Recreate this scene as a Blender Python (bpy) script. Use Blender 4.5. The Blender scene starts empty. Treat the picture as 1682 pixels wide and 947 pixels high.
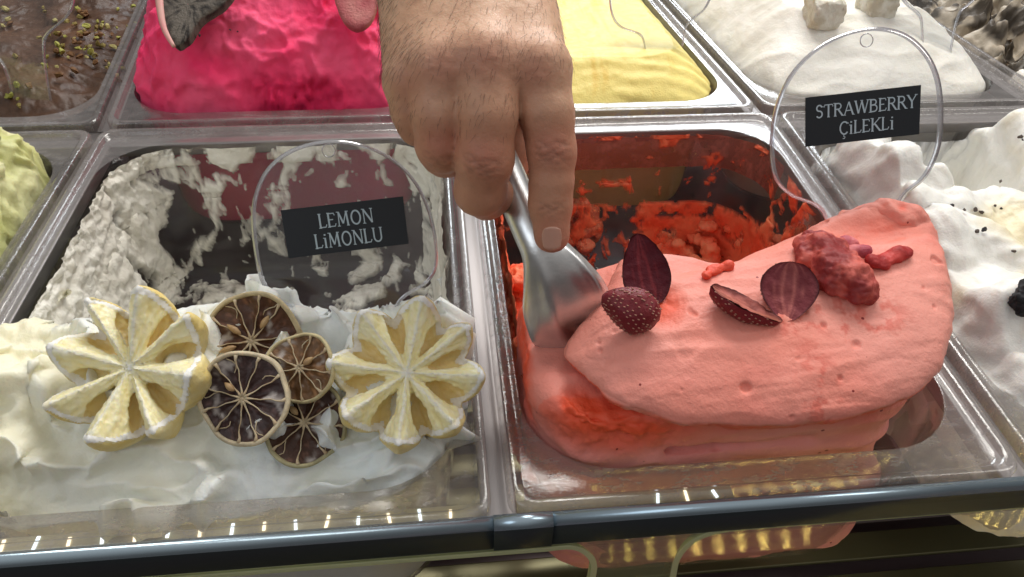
import bpy, math, random
import numpy as np
import openvdb as vdb
from mathutils import Vector, Matrix
random.seed(7); rng = np.random.default_rng(7)
PI = math.pi
sc = bpy.context.scene
COL = sc.collection

# ------------------------------------------------------------------ camera, world, lights, exposure
CAM_H = 0.305                                     # metres above the rims of the pans
RW = np.array([[0.99461532, 0.04642263, -0.09265696],
               [-0.10014024, 0.66074677, -0.74389894],
               [0.02668904, 0.74917197, 0.66183764]])
RW = np.array([[0.99461532, 0.04642263, -0.09265696], [-0.10014024, 0.66074677, -0.74389894], [0.02668904, 0.74917197, 0.66183764]])
CC = np.array([0, 0, CAM_H])
cam = bpy.data.cameras.new('camera'); camo = bpy.data.objects.new('camera', cam); COL.objects.link(camo)
# columns of RW are the camera's right, up and back directions in the place
M4 = Matrix(((RW[0, 0], RW[0, 1], RW[0, 2], 0), (RW[1, 0], RW[1, 1], RW[1, 2], 0), (RW[2, 0], RW[2, 1], RW[2, 2], CAM_H), (0, 0, 0, 1)))
camo.matrix_world = M4
cam.sensor_width = 36; cam.lens = 36 * 1248 / 1682; cam.clip_start = 0.01; cam.clip_end = 50
sc.camera = camo
sc.view_settings.view_transform = 'Standard'; sc.view_settings.look = 'None'
sc.view_settings.exposure = 0.08; sc.view_settings.gamma = 1
sc.cycles.use_denoising = True
sc.cycles.max_bounces = 10; sc.cycles.transparent_max_bounces = 24; sc.cycles.caustics_reflective = False; sc.cycles.caustics_refractive = False
sc.cycles.sample_clamp_indirect = 4.0

world = bpy.data.worlds.new('World'); sc.world = world; world.use_nodes = True
wn = world.node_tree.nodes; wl = world.node_tree.links
bg = wn['Background']
tc = wn.new('ShaderNodeTexCoord'); sx = wn.new('ShaderNodeSeparateXYZ'); wr = wn.new('ShaderNodeValToRGB')
wl.new(tc.outputs['Generated'], sx.inputs[0]); wl.new(sx.outputs['Z'], wr.inputs[0]); wl.new(wr.outputs[0], bg.inputs[0])
wr.color_ramp.elements[0].position = 0.0; wr.color_ramp.elements[0].color = (0.10, 0.09, 0.085, 1)
wr.color_ramp.elements[1].position = 0.9; wr.color_ramp.elements[1].color = (0.62, 0.60, 0.58, 1)
bg.inputs[1].default_value = 0.85

def area(name, loc, target, sxy, power, col, spread=180):
    l = bpy.data.lights.new(name, 'AREA'); l.shape = 'RECTANGLE'; l.size, l.size_y = sxy; l.energy = power; l.color = col
    l.spread = math.radians(spread)
    o = bpy.data.objects.new(name, l); COL.objects.link(o); o.location = loc
    o.rotation_euler = (Vector(target) - Vector(loc)).to_track_quat('-Z', 'Y').to_euler()
    return o
area('ceiling_lamp', (0.35, 1.15, 1.25), (0.05, 0.35, 0), (1.0, 0.35), 17.0, (1.0, 0.965, 0.91))
area('shop_window', (-1.5, -0.7, 1.5), (0, 0.3, 0), (1.0, 1.0), 6.5, (0.86, 0.93, 1.0))
area('ceiling_lamp_side', (1.3, 0.3, 1.1), (0.1, 0.35, 0), (0.25, 0.8), 4.0, (1.0, 0.96, 0.9))

for i in range(4):                                # panes of a shop window far behind the case, mirrored in the pan rims
    x_ = .62 + i * .29
    area('window_pane', (x_, 3.0, 1.38 + .0 * i), (.3, .58, 0), (.235, .75), 8.0, (.88, .95, 1.0))
# ------------------------------------------------------------------ numeric helpers
def ray(px, py):
    return RW @ np.array([(px - 841) / 1248., -(py - 473.5) / 1248., -1.])
def at(px, py, z=0.):
    r = ray(px, py); return CC + r * (z - CAM_H) / r[2]
def aty(px, py, y):
    r = ray(px, py); return CC + r * y / r[1]
def dep(px, py, d):
    return CC + ray(px, py) * d
def onplane(px, py, p0, n):
    r = ray(px, py); return CC + r * (np.dot(np.array(p0) - CC, n) / np.dot(r, n))

_perm = np.random.default_rng(3).permutation(4096)
_g = np.random.default_rng(5).normal(size=(4096, 3)); _g /= np.linalg.norm(_g, axis=1)[:, None]
def perlin(P):
    P = np.asarray(P, float); i = np.floor(P).astype(np.int64); f = P - i
    u = f * f * f * (f * (f * 6 - 15) + 10)
    out = 0
    for dx in (0, 1):
        for dy in (0, 1):
            for dz in (0, 1):
                h = _perm[(_perm[(_perm[(i[..., 0] + dx) & 4095] + i[..., 1] + dy) & 4095] + i[..., 2] + dz) & 4095]
                g = _g[h]
                d = (g[..., 0] * (f[..., 0] - dx) + g[..., 1] * (f[..., 1] - dy) + g[..., 2] * (f[..., 2] - dz))
                w = (u[..., 0] if dx else 1 - u[..., 0]) * (u[..., 1] if dy else 1 - u[..., 1]) * (u[..., 2] if dz else 1 - u[..., 2])
                out = out + d * w
    return out * 1.6
def fbm(P, scale, octv=4, gain=0.5, seed=0.):
    P = np.asarray(P, float) * scale + seed * 17.31; a = 1.; s = 0; t = 0
    for k in range(octv):
        s = s + a * perlin(P); t += a; a *= gain; P = P * 2.03 + 5.7
    return s / t
def ridge(P, scale, octv=3, seed=0.):
    P = np.asarray(P, float) * scale + seed * 11.7; a = 1.; s = 0; t = 0
    for k in range(octv):
        s = s + a * (1 - np.abs(perlin(P)) * 2); t += a; a *= 0.5; P = P * 2.1 + 3.1
    return s / t
def warp(P, scale, amp, seed=0.):
    P = np.asarray(P, float)
    w = np.stack([fbm(P, scale, 2, seed=seed + k) for k in (1, 2, 3)], -1)
    return P + w * amp
def sstep(a, b, x):
    t = np.clip((x - a) / (b - a), 0, 1); return t * t * (3 - 2 * t)
def spot(P, c, r):                                # 1 at c, 0 beyond r
    return np.clip(1 - np.linalg.norm(P - np.array(c), axis=-1) / r, 0, 1)
def cr(pts, n, closed=False):                     # Catmull-Rom
    pts = np.asarray(pts, float); m = len(pts); out = []
    segs = m if closed else m - 1
    for i in range(segs):
        if closed: p0, p1, p2, p3 = pts[(i - 1) % m], pts[i], pts[(i + 1) % m], pts[(i + 2) % m]
        else: p0, p1, p2, p3 = pts[max(i - 1, 0)], pts[i], pts[i + 1], pts[min(i + 2, m - 1)]
        for t in np.linspace(0, 1, n, endpoint=False):
            out.append(0.5 * ((2 * p1) + (p2 - p0) * t + (2 * p0 - 5 * p1 + 4 * p2 - p3) * t * t + (-p0 + 3 * p1 - 3 * p2 + p3) * t ** 3))
    if not closed: out.append(pts[-1])
    return np.array(out)

# ------------------------------------------------------------------ mesh helpers
def mesh(name, V, F, mat, parent=None, smooth=True, col=None, loc=None):
    V = np.asarray(V, float).reshape(-1, 3)
    me = bpy.data.meshes.new(name)
    if isinstance(F, np.ndarray):
        k = F.shape[1]
        me.vertices.add(len(V)); me.vertices.foreach_set('co', V.astype(np.float32).ravel())
        me.loops.add(F.size); me.loops.foreach_set('vertex_index', F.astype(np.int32).ravel())
        me.polygons.add(len(F)); me.polygons.foreach_set('loop_start', np.arange(0, F.size, k, dtype=np.int32))
        me.update(calc_edges=True)
    else:
        me.from_pydata([tuple(v) for v in V], [], [tuple(int(i) for i in f) for f in F]); me.update()
    me.validate()
    me.polygons.foreach_set('use_smooth', np.full(len(me.polygons), smooth))
    if col is not None:
        a = me.color_attributes.new('Col', 'FLOAT_COLOR', 'POINT')
        c = np.ones((len(V), 4), np.float32); col = np.asarray(col); c[:, :col.shape[-1]] = col; a.data.foreach_set('color', c.ravel())
    if mat is not None:
        for m in (mat if isinstance(mat, (list, tuple)) else [mat]): me.materials.append(m)
    o = bpy.data.objects.new(name, me); COL.objects.link(o)
    if parent is not None: o.parent = parent
    if loc is not None: o.location = loc
    return o
def tag(o, label=None, cat=None, group=None, kind=None):
    if label: o['label'] = label
    if cat: o['category'] = cat
    if group: o['group'] = group
    if kind: o['kind'] = kind
    return o
def thing(name, label, cat, group=None):
    o = bpy.data.objects.new(name, None); COL.objects.link(o); o.empty_display_size = 0.02
    return tag(o, label, cat, group)
def gridF(a, b, wrap_b=False):                    # faces of an a x b vertex grid
    i = np.arange(a - 1)[:, None]; j = np.arange(b if wrap_b else b - 1)[None, :]
    j2 = (j + 1) % b
    return np.stack([i * b + j, i * b + j2, (i + 1) * b + j2, (i + 1) * b + j], -1).reshape(-1, 4)
def normals(V, F):
    n = np.zeros_like(V); p = V[F]
    fn = np.cross(p[:, 2] - p[:, 0], p[:, 3 if F.shape[1] == 4 else 1] - p[:, 1 if F.shape[1] == 4 else 0])
    if F.shape[1] != 4: fn = -fn
    for k in range(F.shape[1]): np.add.at(n, F[:, k], fn)
    return n / (np.linalg.norm(n, axis=1)[:, None] + 1e-12)
def box(name, lo, hi, mat, parent=None, bev=0.0):
    lo = np.array(lo, float); hi = np.array(hi, float)
    V = [(x, y, z) for x in (lo[0], hi[0]) for y in (lo[1], hi[1]) for z in (lo[2], hi[2])]
    F = [(0, 1, 3, 2), (4, 6, 7, 5), (0, 4, 5, 1), (2, 3, 7, 6), (0, 2, 6, 4), (1, 5, 7, 3)]
    o = mesh(name, V, F, mat, parent, smooth=False)
    if bev:
        m = o.modifiers.new('b', 'BEVEL'); m.width = bev; m.segments = 3
        o.data.polygons.foreach_set('use_smooth', np.full(6, True))
    return o
def tubeV(pts, rad, k=8):                         # swept tube, returns V, F
    pts = np.asarray(pts, float); rad = np.broadcast_to(rad, len(pts)); V = []
    T = np.gradient(pts, axis=0); T /= np.linalg.norm(T, axis=1)[:, None] + 1e-12
    up = np.array([0, 0, 1.]) if abs(T[0, 2]) < .9 else np.array([1., 0, 0])
    n = np.cross(T[0], up); n /= np.linalg.norm(n)
    for i in range(len(pts)):
        n = n - T[i] * n.dot(T[i]); n /= np.linalg.norm(n) + 1e-12; b = np.cross(T[i], n)
        for a in np.arange(k) * 2 * PI / k: V.append(pts[i] + rad[i] * (n * math.cos(a) + b * math.sin(a)))
    F = [tuple(f) for f in gridF(len(pts), k, True)]
    F += [tuple(range(k))[::-1], tuple(range((len(pts) - 1) * k, len(pts) * k))]
    return np.array(V), F
class Acc:
    def __init__(s): s.V = []; s.F = []; s.n = 0
    def add(s, V, F):
        s.V.append(np.asarray(V, float)); s.F += [tuple(int(i) + s.n for i in f) for f in F]; s.n += len(V)
    def build(s, name, mat, parent=None, smooth=True): return mesh(name, np.concatenate(s.V), s.F, mat, parent, smooth)

# signed-distance modelling
class SDF:
    def __init__(s, lo, hi, h):
        s.lo = np.array(lo, float); s.h = h
        ax = [np.arange(l, u, h, dtype=np.float32) for l, u in zip(lo, hi)]
        s.X, s.Y, s.Z = np.meshgrid(*ax, indexing='ij', sparse=True)
        s.d = np.full(tuple(len(a) for a in ax), 1.0, np.float32); s.ax = ax
    def _blend(s, d, k, sub=False, reg=None):
        D = s.d[reg] if reg else s.d
        if sub:
            h = np.clip(0.5 - 0.5 * (D + d) / k, 0, 1); r = D * (1 - h) - d * h + k * h * (1 - h)
        else:
            h = np.clip(0.5 + 0.5 * (d - D) / k, 0, 1); r = d * (1 - h) + D * h - k * h * (1 - h)
        if reg: s.d[reg] = r
        else: s.d = r
    def _reg(s, lo, hi, m):
        sl = []
        for a, l, u in zip(s.ax, lo, hi):
            i0 = max(0, int((l - m - a[0]) / s.h)); i1 = min(len(a), int((u + m - a[0]) / s.h) + 2)
            if i1 <= i0: return None
            sl.append(slice(i0, i1))
        return tuple(sl)
    def cone(s, a, b, ra, rb, k=0.004, sub=False):
        a = np.array(a, float); b = np.array(b, float); R_ = max(ra, rb)
        rg = s._reg(np.minimum(a, b) - R_, np.maximum(a, b) + R_, max(k * 2, .012))
        if rg is None: return
        X = s.X[rg[0]]; Y = s.Y[:, rg[1]]; Z = s.Z[:, :, rg[2]]
        ab = b - a; L = ab.dot(ab) + 1e-12
        t = np.clip(((X - a[0]) * ab[0] + (Y - a[1]) * ab[1] + (Z - a[2]) * ab[2]) / L, 0, 1)
        d = np.sqrt((X - a[0] - t * ab[0]) ** 2 + (Y - a[1] - t * ab[1]) ** 2 + (Z - a[2] - t * ab[2]) ** 2) - (ra + t * (rb - ra))
        s._blend(d, k, sub, rg)
    def ell(s, c, r, rot=None, k=0.004, sub=False):
        c = np.array(c, float); r = np.array(r, float); rg = s._reg(c - r.max(), c + r.max(), max(k * 2, .012))
        if rg is None: return
        X = s.X[rg[0]] - c[0]; Y = s.Y[:, rg[1]] - c[1]; Z = s.Z[:, :, rg[2]] - c[2]
        if rot is not None:
            m = np.array(rot, float)              # rows are the ellipsoid's axes
            X, Y, Z = (m[i, 0] * X + m[i, 1] * Y + m[i, 2] * Z for i in range(3))
        k0 = np.sqrt((X / r[0]) ** 2 + (Y / r[1]) ** 2 + (Z / r[2]) ** 2); k1 = np.sqrt((X / r[0] ** 2) ** 2 + (Y / r[1] ** 2) ** 2 + (Z / r[2] ** 2) ** 2)
        s._blend((k0 * (k0 - 1) / (k1 + 1e-9)).astype(np.float32), k, sub, rg)
    def poly(s):
        g = vdb.FloatGrid(background=1.0); d = s.d.copy()
        d[0] = d[-1] = 1; d[:, 0] = d[:, -1] = 1; d[:, :, 0] = d[:, :, -1] = 1
        g.copyFromArray((d / s.h).astype(np.float32))
        V, F = g.convertToQuads(0.0)
        V = V.astype(float) * s.h + s.lo
        return V, F[:, ::-1].copy() if _flip(V, F) else F
def _flip(V, F):
    n = normals(V, F); c = V.mean(0); return ((V - c) * n).sum() < 0
def axes_from(n, up=(0, 0, 1)):
    n = np.array(n, float); n /= np.linalg.norm(n); up = np.array(up, float)
    u = np.cross(up, n); u /= np.linalg.norm(u); v = np.cross(n, u); return u, v, n

from mathutils.bvhtree import BVHTree
_bv = {}
def hit(px, py, objs):                             # depth at which the sight line meets the given objects
    best = None; d = ray(px, py); dn = d / np.linalg.norm(d)
    for o in objs:
        if o.name not in _bv: _bv[o.name] = BVHTree.FromPolygons([v.co[:] for v in o.data.vertices], [p.vertices[:] for p in o.data.polygons])
        h = _bv[o.name].ray_cast(Vector(CC), Vector(dn))
        if h[0] is not None and (best is None or h[3] < best): best = h[3]
    return None if best is None else best / np.linalg.norm(d)
def rest(px, py, n, R_, objs, D0=.38, pct=25, nz=0.):
    # move a disc of radius R_ along its sight line until it lies on the objects
    u, v, n = axes_from(n)
    for _ in range(4):
        c = dep(px, py, D0); gaps = []
        for rr_ in (.3, .7, 1.0):
            for a in np.linspace(0, 2 * PI, 12, endpoint=False):
                s = c + R_ * rr_ * (u * math.cos(a) + v * math.sin(a)) - n * nz
                q = (s - CC) @ RW; h = hit(841 + 1248 * q[0] / -q[2], 473.5 - 1248 * q[1] / -q[2], objs)
                if h is not None: gaps.append(h + q[2])
        D0 += float(np.percentile(gaps, pct))
    return dep(px, py, D0)

# ------------------------------------------------------------------ materials
def nodes(name):
    m = bpy.data.materials.new(name); m.use_nodes = True; t = m.node_tree; return m, t.nodes, t.links, t.nodes['Principled BSDF']
def PM(name, col=(.5, .5, .5), rough=.5, metal=0., sss=0., sssr=(1, .5, .3), sscale=.006, spec=.5, attr=False, bump=None, var=None, coat=0., trans=0., ior=1.45, fine=None):
    m, N, L, b = nodes(name)
    b.inputs['Base Color'].default_value = (*col, 1); b.inputs['Roughness'].default_value = rough; b.inputs['Metallic'].default_value = metal
    b.inputs['Specular IOR Level'].default_value = spec; b.inputs['Subsurface Weight'].default_value = sss
    b.inputs['Subsurface Radius'].default_value = sssr; b.inputs['Subsurface Scale'].default_value = sscale
    b.inputs['Coat Weight'].default_value = coat; b.inputs['Coat Roughness'].default_value = .15
    b.inputs['Transmission Weight'].default_value = trans; b.inputs['IOR'].default_value = ior
    tc = N.new('ShaderNodeTexCoord'); src = None
    if attr:
        a = N.new('ShaderNodeAttribute'); a.attribute_name = 'Col'; src = a.outputs['Color']
    if var:                                       # (scale, other colour, amount)
        n = N.new('ShaderNodeTexNoise'); n.inputs['Scale'].default_value = var[0]; n.inputs['Detail'].default_value = 6; n.inputs['Roughness'].default_value = .65
        L.new(tc.outputs['Object'], n.inputs['Vector'])
        r = N.new('ShaderNodeValToRGB'); r.color_ramp.elements[0].position = .5 - .5 * (1 - var[2]) * .5; r.color_ramp.elements[1].position = .72
        L.new(n.outputs['Fac'], r.inputs[0])
        mx = N.new('ShaderNodeMix'); mx.data_type = 'RGBA'; L.new(r.outputs[0], mx.inputs['Factor'])
        if src is not None: L.new(src, mx.inputs['A'])
        else: mx.inputs['A'].default_value = (*col, 1)
        mx.inputs['B'].default_value = (*var[1], 1); src = mx.outputs['Result']
    if src is not None: L.new(src, b.inputs['Base Color'])
    if attr == 'alpha': L.new(a.outputs['Alpha'], b.inputs['Alpha'])
    prev = None
    for bb in (bump, fine):
        if bb:                                    # (scale, strength, distance)
            n = N.new('ShaderNodeTexNoise'); n.inputs['Scale'].default_value = bb[0]; n.inputs['Detail'].default_value = 8; n.inputs['Roughness'].default_value = .6
            L.new(tc.outputs['Object'], n.inputs['Vector'])
            bp = N.new('ShaderNodeBump'); bp.inputs['Strength'].default_value = bb[1]; bp.inputs['Distance'].default_value = bb[2]
            L.new(n.outputs['Fac'], bp.inputs['Height'])
            if prev is not None: L.new(prev, bp.inputs['Normal'])
            prev = bp.outputs[0]
    if prev is not None: L.new(prev, b.inputs['Normal'])
    return m
def CLEAR(name, tint=(.95, .955, .95), gl=1.0, base=0.04, milk=0.03, milkcol=(.8, .8, .8), rough=.06, scratch=0.0, edge=.35):
    m = bpy.data.materials.new(name); m.use_nodes = True; N = m.node_tree.nodes; L = m.node_tree.links
    N.remove(N['Principled BSDF']); out = N['Material Output']
    tr = N.new('ShaderNodeBsdfTransparent'); tr.inputs[0].default_value = (*tint, 1)
    g = N.new('ShaderNodeBsdfGlossy'); g.inputs[0].default_value = (gl, gl, gl, 1); g.inputs['Roughness'].default_value = rough
    df = N.new('ShaderNodeBsdfDiffuse'); df.inputs[0].default_value = (*milkcol, 1)
    tl = N.new('ShaderNodeBsdfTranslucent'); tl.inputs[0].default_value = (*milkcol, 1)
    dm = N.new('ShaderNodeMixShader'); L.new(df.outputs[0], dm.inputs[1]); L.new(tl.outputs[0], dm.inputs[2])
    lw = N.new('ShaderNodeLayerWeight'); lw.inputs[0].default_value = edge
    pw = N.new('ShaderNodeMath'); pw.operation = 'POWER'; pw.inputs[1].default_value = 2.2; L.new(lw.outputs['Facing'], pw.inputs[0])
    ma = N.new('ShaderNodeMath'); ma.operation = 'MULTIPLY_ADD'; ma.inputs[1].default_value = .75; ma.inputs[2].default_value = base; ma.use_clamp = True
    L.new(pw.outputs[0], ma.inputs[0])
    m1 = N.new('ShaderNodeMixShader'); m1.inputs[0].default_value = milk
    if scratch:
        tc = N.new('ShaderNodeTexCoord'); n = N.new('ShaderNodeTexNoise'); n.inputs['Scale'].default_value = 60; n.inputs['Detail'].default_value = 8; n.inputs['Roughness'].default_value = .7
        mp = N.new('ShaderNodeMapping'); mp.inputs['Scale'].default_value = (1, 2.2, 1); L.new(tc.outputs['Object'], mp.inputs[0]); L.new(mp.outputs[0], n.inputs['Vector'])
        r = N.new('ShaderNodeMapRange'); r.inputs[1].default_value = .45; r.inputs[2].default_value = .75; r.inputs[3].default_value = milk * .6; r.inputs[4].default_value = milk + scratch
        L.new(n.outputs['Fac'], r.inputs[0]); L.new(r.outputs[0], m1.inputs[0])
        bp = N.new('ShaderNodeBump'); bp.inputs['Strength'].default_value = .25; bp.inputs['Distance'].default_value = .001; L.new(n.outputs['Fac'], bp.inputs['Height']); L.new(bp.outputs[0], g.inputs['Normal'])
    L.new(tr.outputs[0], m1.inputs[1]); L.new(dm.outputs[0], m1.inputs[2])
    m2 = N.new('ShaderNodeMixShader'); L.new(ma.outputs[0], m2.inputs[0]); L.new(m1.outputs[0], m2.inputs[1]); L.new(g.outputs[0], m2.inputs[2])
    L.new(m2.outputs[0], out.inputs[0])
    return m
def EMIT(name, col, s):
    m = bpy.data.materials.new(name); m.use_nodes = True; N = m.node_tree.nodes; N.remove(N['Principled BSDF'])
    e = N.new('ShaderNodeEmission'); e.inputs[0].default_value = (*col, 1); e.inputs[1].default_value = s
    m.node_tree.links.new(e.outputs[0], N['Material Output'].inputs[0]); return m

M = {}
M['rim'] = CLEAR('clear_rim', (.93, .925, .92), base=.055, milk=.46, milkcol=(.50, .465, .455), scratch=.22, rough=.11)
M['basin'] = CLEAR('clear_basin', (.90, .89, .885), base=.03, milk=.055, milkcol=(.62, .6, .59), scratch=.05)
M['acrylic'] = CLEAR('clear_acrylic', (.97, .973, .977), base=.03, milk=.01, milkcol=(.8, .85, .9))
M['acrylic_edge'] = CLEAR('acrylic_edge', (.62, .62, .68), base=.30, milk=.25, milkcol=(.75, .76, .8), rough=.12)
M['acrylic_green'] = CLEAR('acrylic_panel_face', (.90, .92, .84), base=.05, milk=.05, milkcol=(.75, .8, .6))
M['acrylic_green_edge'] = PM('acrylic_panel_edge', (.62, .66, .30), .25, sss=.5, sssr=(1, 1, .6), sscale=.01, spec=.6)  # bright yellow-green carries the LED glow as plain colour
M['steel'] = PM('steel_bar', (.34, .32, .32), .42, .9, bump=(300, .05, .0004))
M['rail'] = PM('rail_metal', (.34, .43, .50), .27, .85, bump=(200, .05, .0003))
M['rail_face'] = PM('rail_face', (.022, .030, .034), .30, .2, bump=(200, .05, .0003), spec=.6)
M['dark'] = PM('dark_well', (.13, .09, .095), .45, .2)
M['shelf'] = PM('shelf_metal', (.13, .12, .06), .24, .5)
M['black_plate'] = PM('plate_black', (.010, .013, .018), .38)
M['letter'] = PM('letter_silver', (.42, .52, .58), .5)
M['scoop'] = PM('scoop_metal', (.80, .80, .80), .31, 1.0, bump=(90, .10, .001), fine=(700, .25, .0003), var=(55, (.62, .64, .65), .4))
M['led'] = EMIT('led_light', (1, .70, .22), 22)
M['led_cool'] = EMIT('led_light_cool', (.95, .88, .35), 22)
M['chip_warm'] = EMIT('chip_warm', (1, .84, .60), 2.6)
M['chip_cool'] = EMIT('chip_cool', (.78, .90, 1.0), 2.6)
M['led_low'] = EMIT('led_low', (1, .72, .18), 38)
M['led_strip'] = PM('led_tape', (.55, .5, .3), .5)

# ------------------------------------------------------------------ the pans
def rr(cx, cy, hw, hh, r, nc=10, ne=14):
    r = min(r, hw * .98, hh * .98); P = []
    for k, (sx_, sy_, a0) in enumerate(((1, 1, 0), (-1, 1, 90), (-1, -1, 180), (1, -1, 270))):
        ox, oy = cx + sx_ * (hw - r), cy + sy_ * (hh - r)
        for a in np.linspace(a0, a0 + 90, nc): P.append((ox + r * math.cos(math.radians(a)), oy + r * math.sin(math.radians(a))))
        nx_, ny_ = ((-1, 1), (-1, -1), (1, -1), (1, 1))[k]
        qx, qy = cx + nx_ * (hw - r), cy + ny_ * (hh - r)
        a1 = math.radians(a0 + 90); e = np.array([qx + r * math.cos(a1), qy + r * math.sin(a1)]); s = np.array(P[-1])
        for t in np.linspace(0, 1, ne + 2)[1:-1]: P.append(tuple(s + (e - s) * t))
    return np.array(P)
RIMP = [(0, 0, .011, -.010), (0, 0, .011, -.0022), (.0008, .0008, .011, -.0006), (.002, .002, .011, 0), (.0045, .0045, .010, 0), (.0058, .0058, .010, -.0008), (.0066, .0066, .010, -.0032), (.0078, .0078, .010, -.0038),
        (.0098, .0165, .040, -.0038), (.0108, .0195, .044, -.0034), (.0116, .0208, .046, -.0036)]
BASP = [(.0116, .0208, .046, -.0036), (.0128, .0222, .047, -.0065), (.0140, .0236, .047, -.015), (.0160, .0252, .047, -.050), (.0172, .0260, .047, -.0515), (.0205, .029, .047, -.110), (.0225, .0305, .047, -.122), (.028, .036, .044, -.1275), (.036, .044, .040, -.1290)]
class Pan:
    def __init__(s, x0, x1, y0, y1, shear=0.):
        s.x0, s.x1, s.y0, s.y1, s.sh = x0, x1, y0, y1, shear
        s.cx, s.cy, s.hw, s.hh = (x0 + x1) / 2, (y0 + y1) / 2, (x1 - x0) / 2, (y1 - y0) / 2
    def ring(s, p, nc=10, ne=14, extra=0.):
        P = rr(s.cx, s.cy, s.hw - p[0] - extra, s.hh - p[1] - extra, p[2], nc, ne)
        P[:, 0] -= s.sh * (P[:, 1] - s.y0)
        return np.column_stack([P, np.full(len(P), p[3])])
    def prof(s, z):                               # wall profile at height z
        zs = [q[3] for q in BASP][::-1]
        return tuple(float(np.interp(z, zs, [q[i] for q in BASP][::-1])) for i in range(3)) + (z,)
def fine_prof(P, n):
    P = np.array(P); o = []
    for a, b in zip(P[:-1], P[1:]):
        for t in np.linspace(0, 1, n, endpoint=False): o.append(a + (b - a) * t)
    o.append(P[-1]); return [tuple(q) for q in o]
def build_pan(pan, label, group='clear gelato pans in the display case'):
    t = thing('gelato_pan', label, 'pan', group)
    R_ = [pan.ring(p) for p in RIMP]; n = len(R_[0])
    mesh('rim', np.concatenate(R_), gridF(len(R_), n, True), M['rim'], t)
    R_ = [pan.ring(p) for p in BASP]
    last = R_[-1]; c = last.mean(0)
    for k in (.6, .2, .01): R_.append(c + (last - c) * k)
    mesh('basin', np.concatenate(R_), gridF(len(R_), n, True), M['basin'], t)
    return t
SH = .096
P_LEM = Pan(-.2565, .0185, .188, .552)
P_STR = Pan(.0265, .2805, .191, .552)
P_PIS = Pan(-.535, -.262, .191, .552)
P_COO = Pan(.2875, .5425, .191, .552)
P_CHO = Pan(-.530, -.262, .559, .925, SH)
P_PIN = Pan(-.2565, .0085, .559, .925, SH)
P_YEL = Pan(.0145, .2745, .559, .925, SH)
P_WHI = Pan(.2805, .5365, .559, .925, SH)
P_GRY = Pan(.5425, .800, .559, .925, SH)
build_pan(P_LEM, 'clear plastic pan holding the lemon gelato, walls smeared with cream')
build_pan(P_STR, 'clear plastic pan holding the strawberry gelato under the scoop')
build_pan(P_PIS, 'clear plastic pan of pale green gelato at the left edge')
build_pan(P_COO, 'clear plastic pan of white gelato with cookie crumbs at the right edge')
build_pan(P_CHO, 'clear plastic pan of dark chocolate gelato behind the green one')
build_pan(P_PIN, 'clear plastic pan of bright pink gelato behind the lemon pan')
build_pan(P_YEL, 'clear plastic pan of yellow gelato behind the strawberry pan')
build_pan(P_WHI, 'clear plastic pan of smooth white gelato behind the strawberry sign')
build_pan(P_GRY, 'clear plastic pan of grey brown cookie gelato in the top right corner')

# ------------------------------------------------------------------ the case
case = thing('display_case', 'steel gelato display case with dark front rail and clear acrylic lower panel', 'display case')
def bar(name, lo, hi, m, bev=.0015): return box(name, lo, hi, m, case, bev)
RZ = .0105
for x0, x1 in ((-.60, .0185), (.0460, .2855), (.3125, .62)):
    # rail section: rounded upper shoulder in a highlight tone, flat face with shade painted dark
    prof = [(.1905, -.013), (.1885, -.0118), (.1850, -.0115), (.1818, -.0125), (.1800, -.0150), (.1796, -.0195), (.1797, -.0305), (.1812, -.0325), (.1905, -.0325)]
    V = [(x, .1905 - (.1905 - y) * .62, z + RZ) for x in (x0, x1) for y, z in prof]; k = len(prof)
    F = [(i, (i + 1) % k, k + (i + 1) % k, k + i) for i in range(k)] + [tuple(range(k))[::-1], tuple(range(k, 2 * k))]
    o = mesh('rail_section', V, F, [M['rail'], M['rail_face']], case)
    for i_ in (4, 5, 6, 7): o.data.polygons[i_].material_index = 1
for x0, x1 in ((.0187, .0458), (.2857, .3123)):
    V = [(x, .1905 - (.1905 - y) * .68 , (z + .022) * 1.05 - .022 + RZ) for x in (x0, x1) for y, z in prof]; o = mesh('rail_joint', V, F, [M['rail'], M['rail_face']], case)
    for i_ in (4, 5, 6, 7): o.data.polygons[i_].material_index = 1
for xb in (-.2595, .0225, .284): bar('cross_bar', (xb - .0085, .1915, -.022), (xb + .0085, .552, -.0115), M['steel'])
bar('cross_bar', (-.6, .5445, -.022), (.85, .5665, -.0118), M['steel'])
for xb in (-.2595, .0115, .2775, .5395):
    V = [(xb + s * .007 - SH * (y - .559), y, z) for y in (.5668, .925) for s in (-1, 1) for z in (-.022, -.0115)]
    mesh('cross_bar', V, [(0, 1, 3, 2), (4, 6, 7, 5), (0, 4, 5, 1), (2, 3, 7, 6), (0, 2, 6, 4), (1, 5, 7, 3)], M['steel'], case, False)
# clear acrylic lower panel with arched cut-outs, LED glow painted into its edge colour
def extr_poly(name, P2, y0, y1, mf, me_, parent):
    n = len(P2); V = [(p[0], y0, p[1]) for p in P2] + [(p[0], y1, p[1]) for p in P2]
    F = [tuple(range(n)), tuple(range(n, 2 * n))[::-1]] + [(i, i + n, (i + 1) % n + n, (i + 1) % n) for i in range(n)]
    o = mesh(name, V, F, [mf, me_], parent, False)
    for k, p in enumerate(o.data.polygons): p.material_index = 0 if k < 2 else 1
    return o
aq = lambda L: [tuple(aty(px, py, .1865)[[0, 2]]) for px, py in L]
A_ = cr(aq([(900, 898), (935, 895), (957, 903), (969, 920), (966, 950), (950, 1030), (945, 1200)]), 6)
B_ = cr(aq([(1078, 1200), (1085, 1030), (1106, 950), (1115, 912), (1137, 886), (1170, 871), (1210, 864)]), 6)
za = A_[0][1]; zb = B_[-1][1]
low = [(-.6, za)] + [tuple(p) for p in A_] + [tuple(p) for p in B_] + [(.62, zb)]
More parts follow.
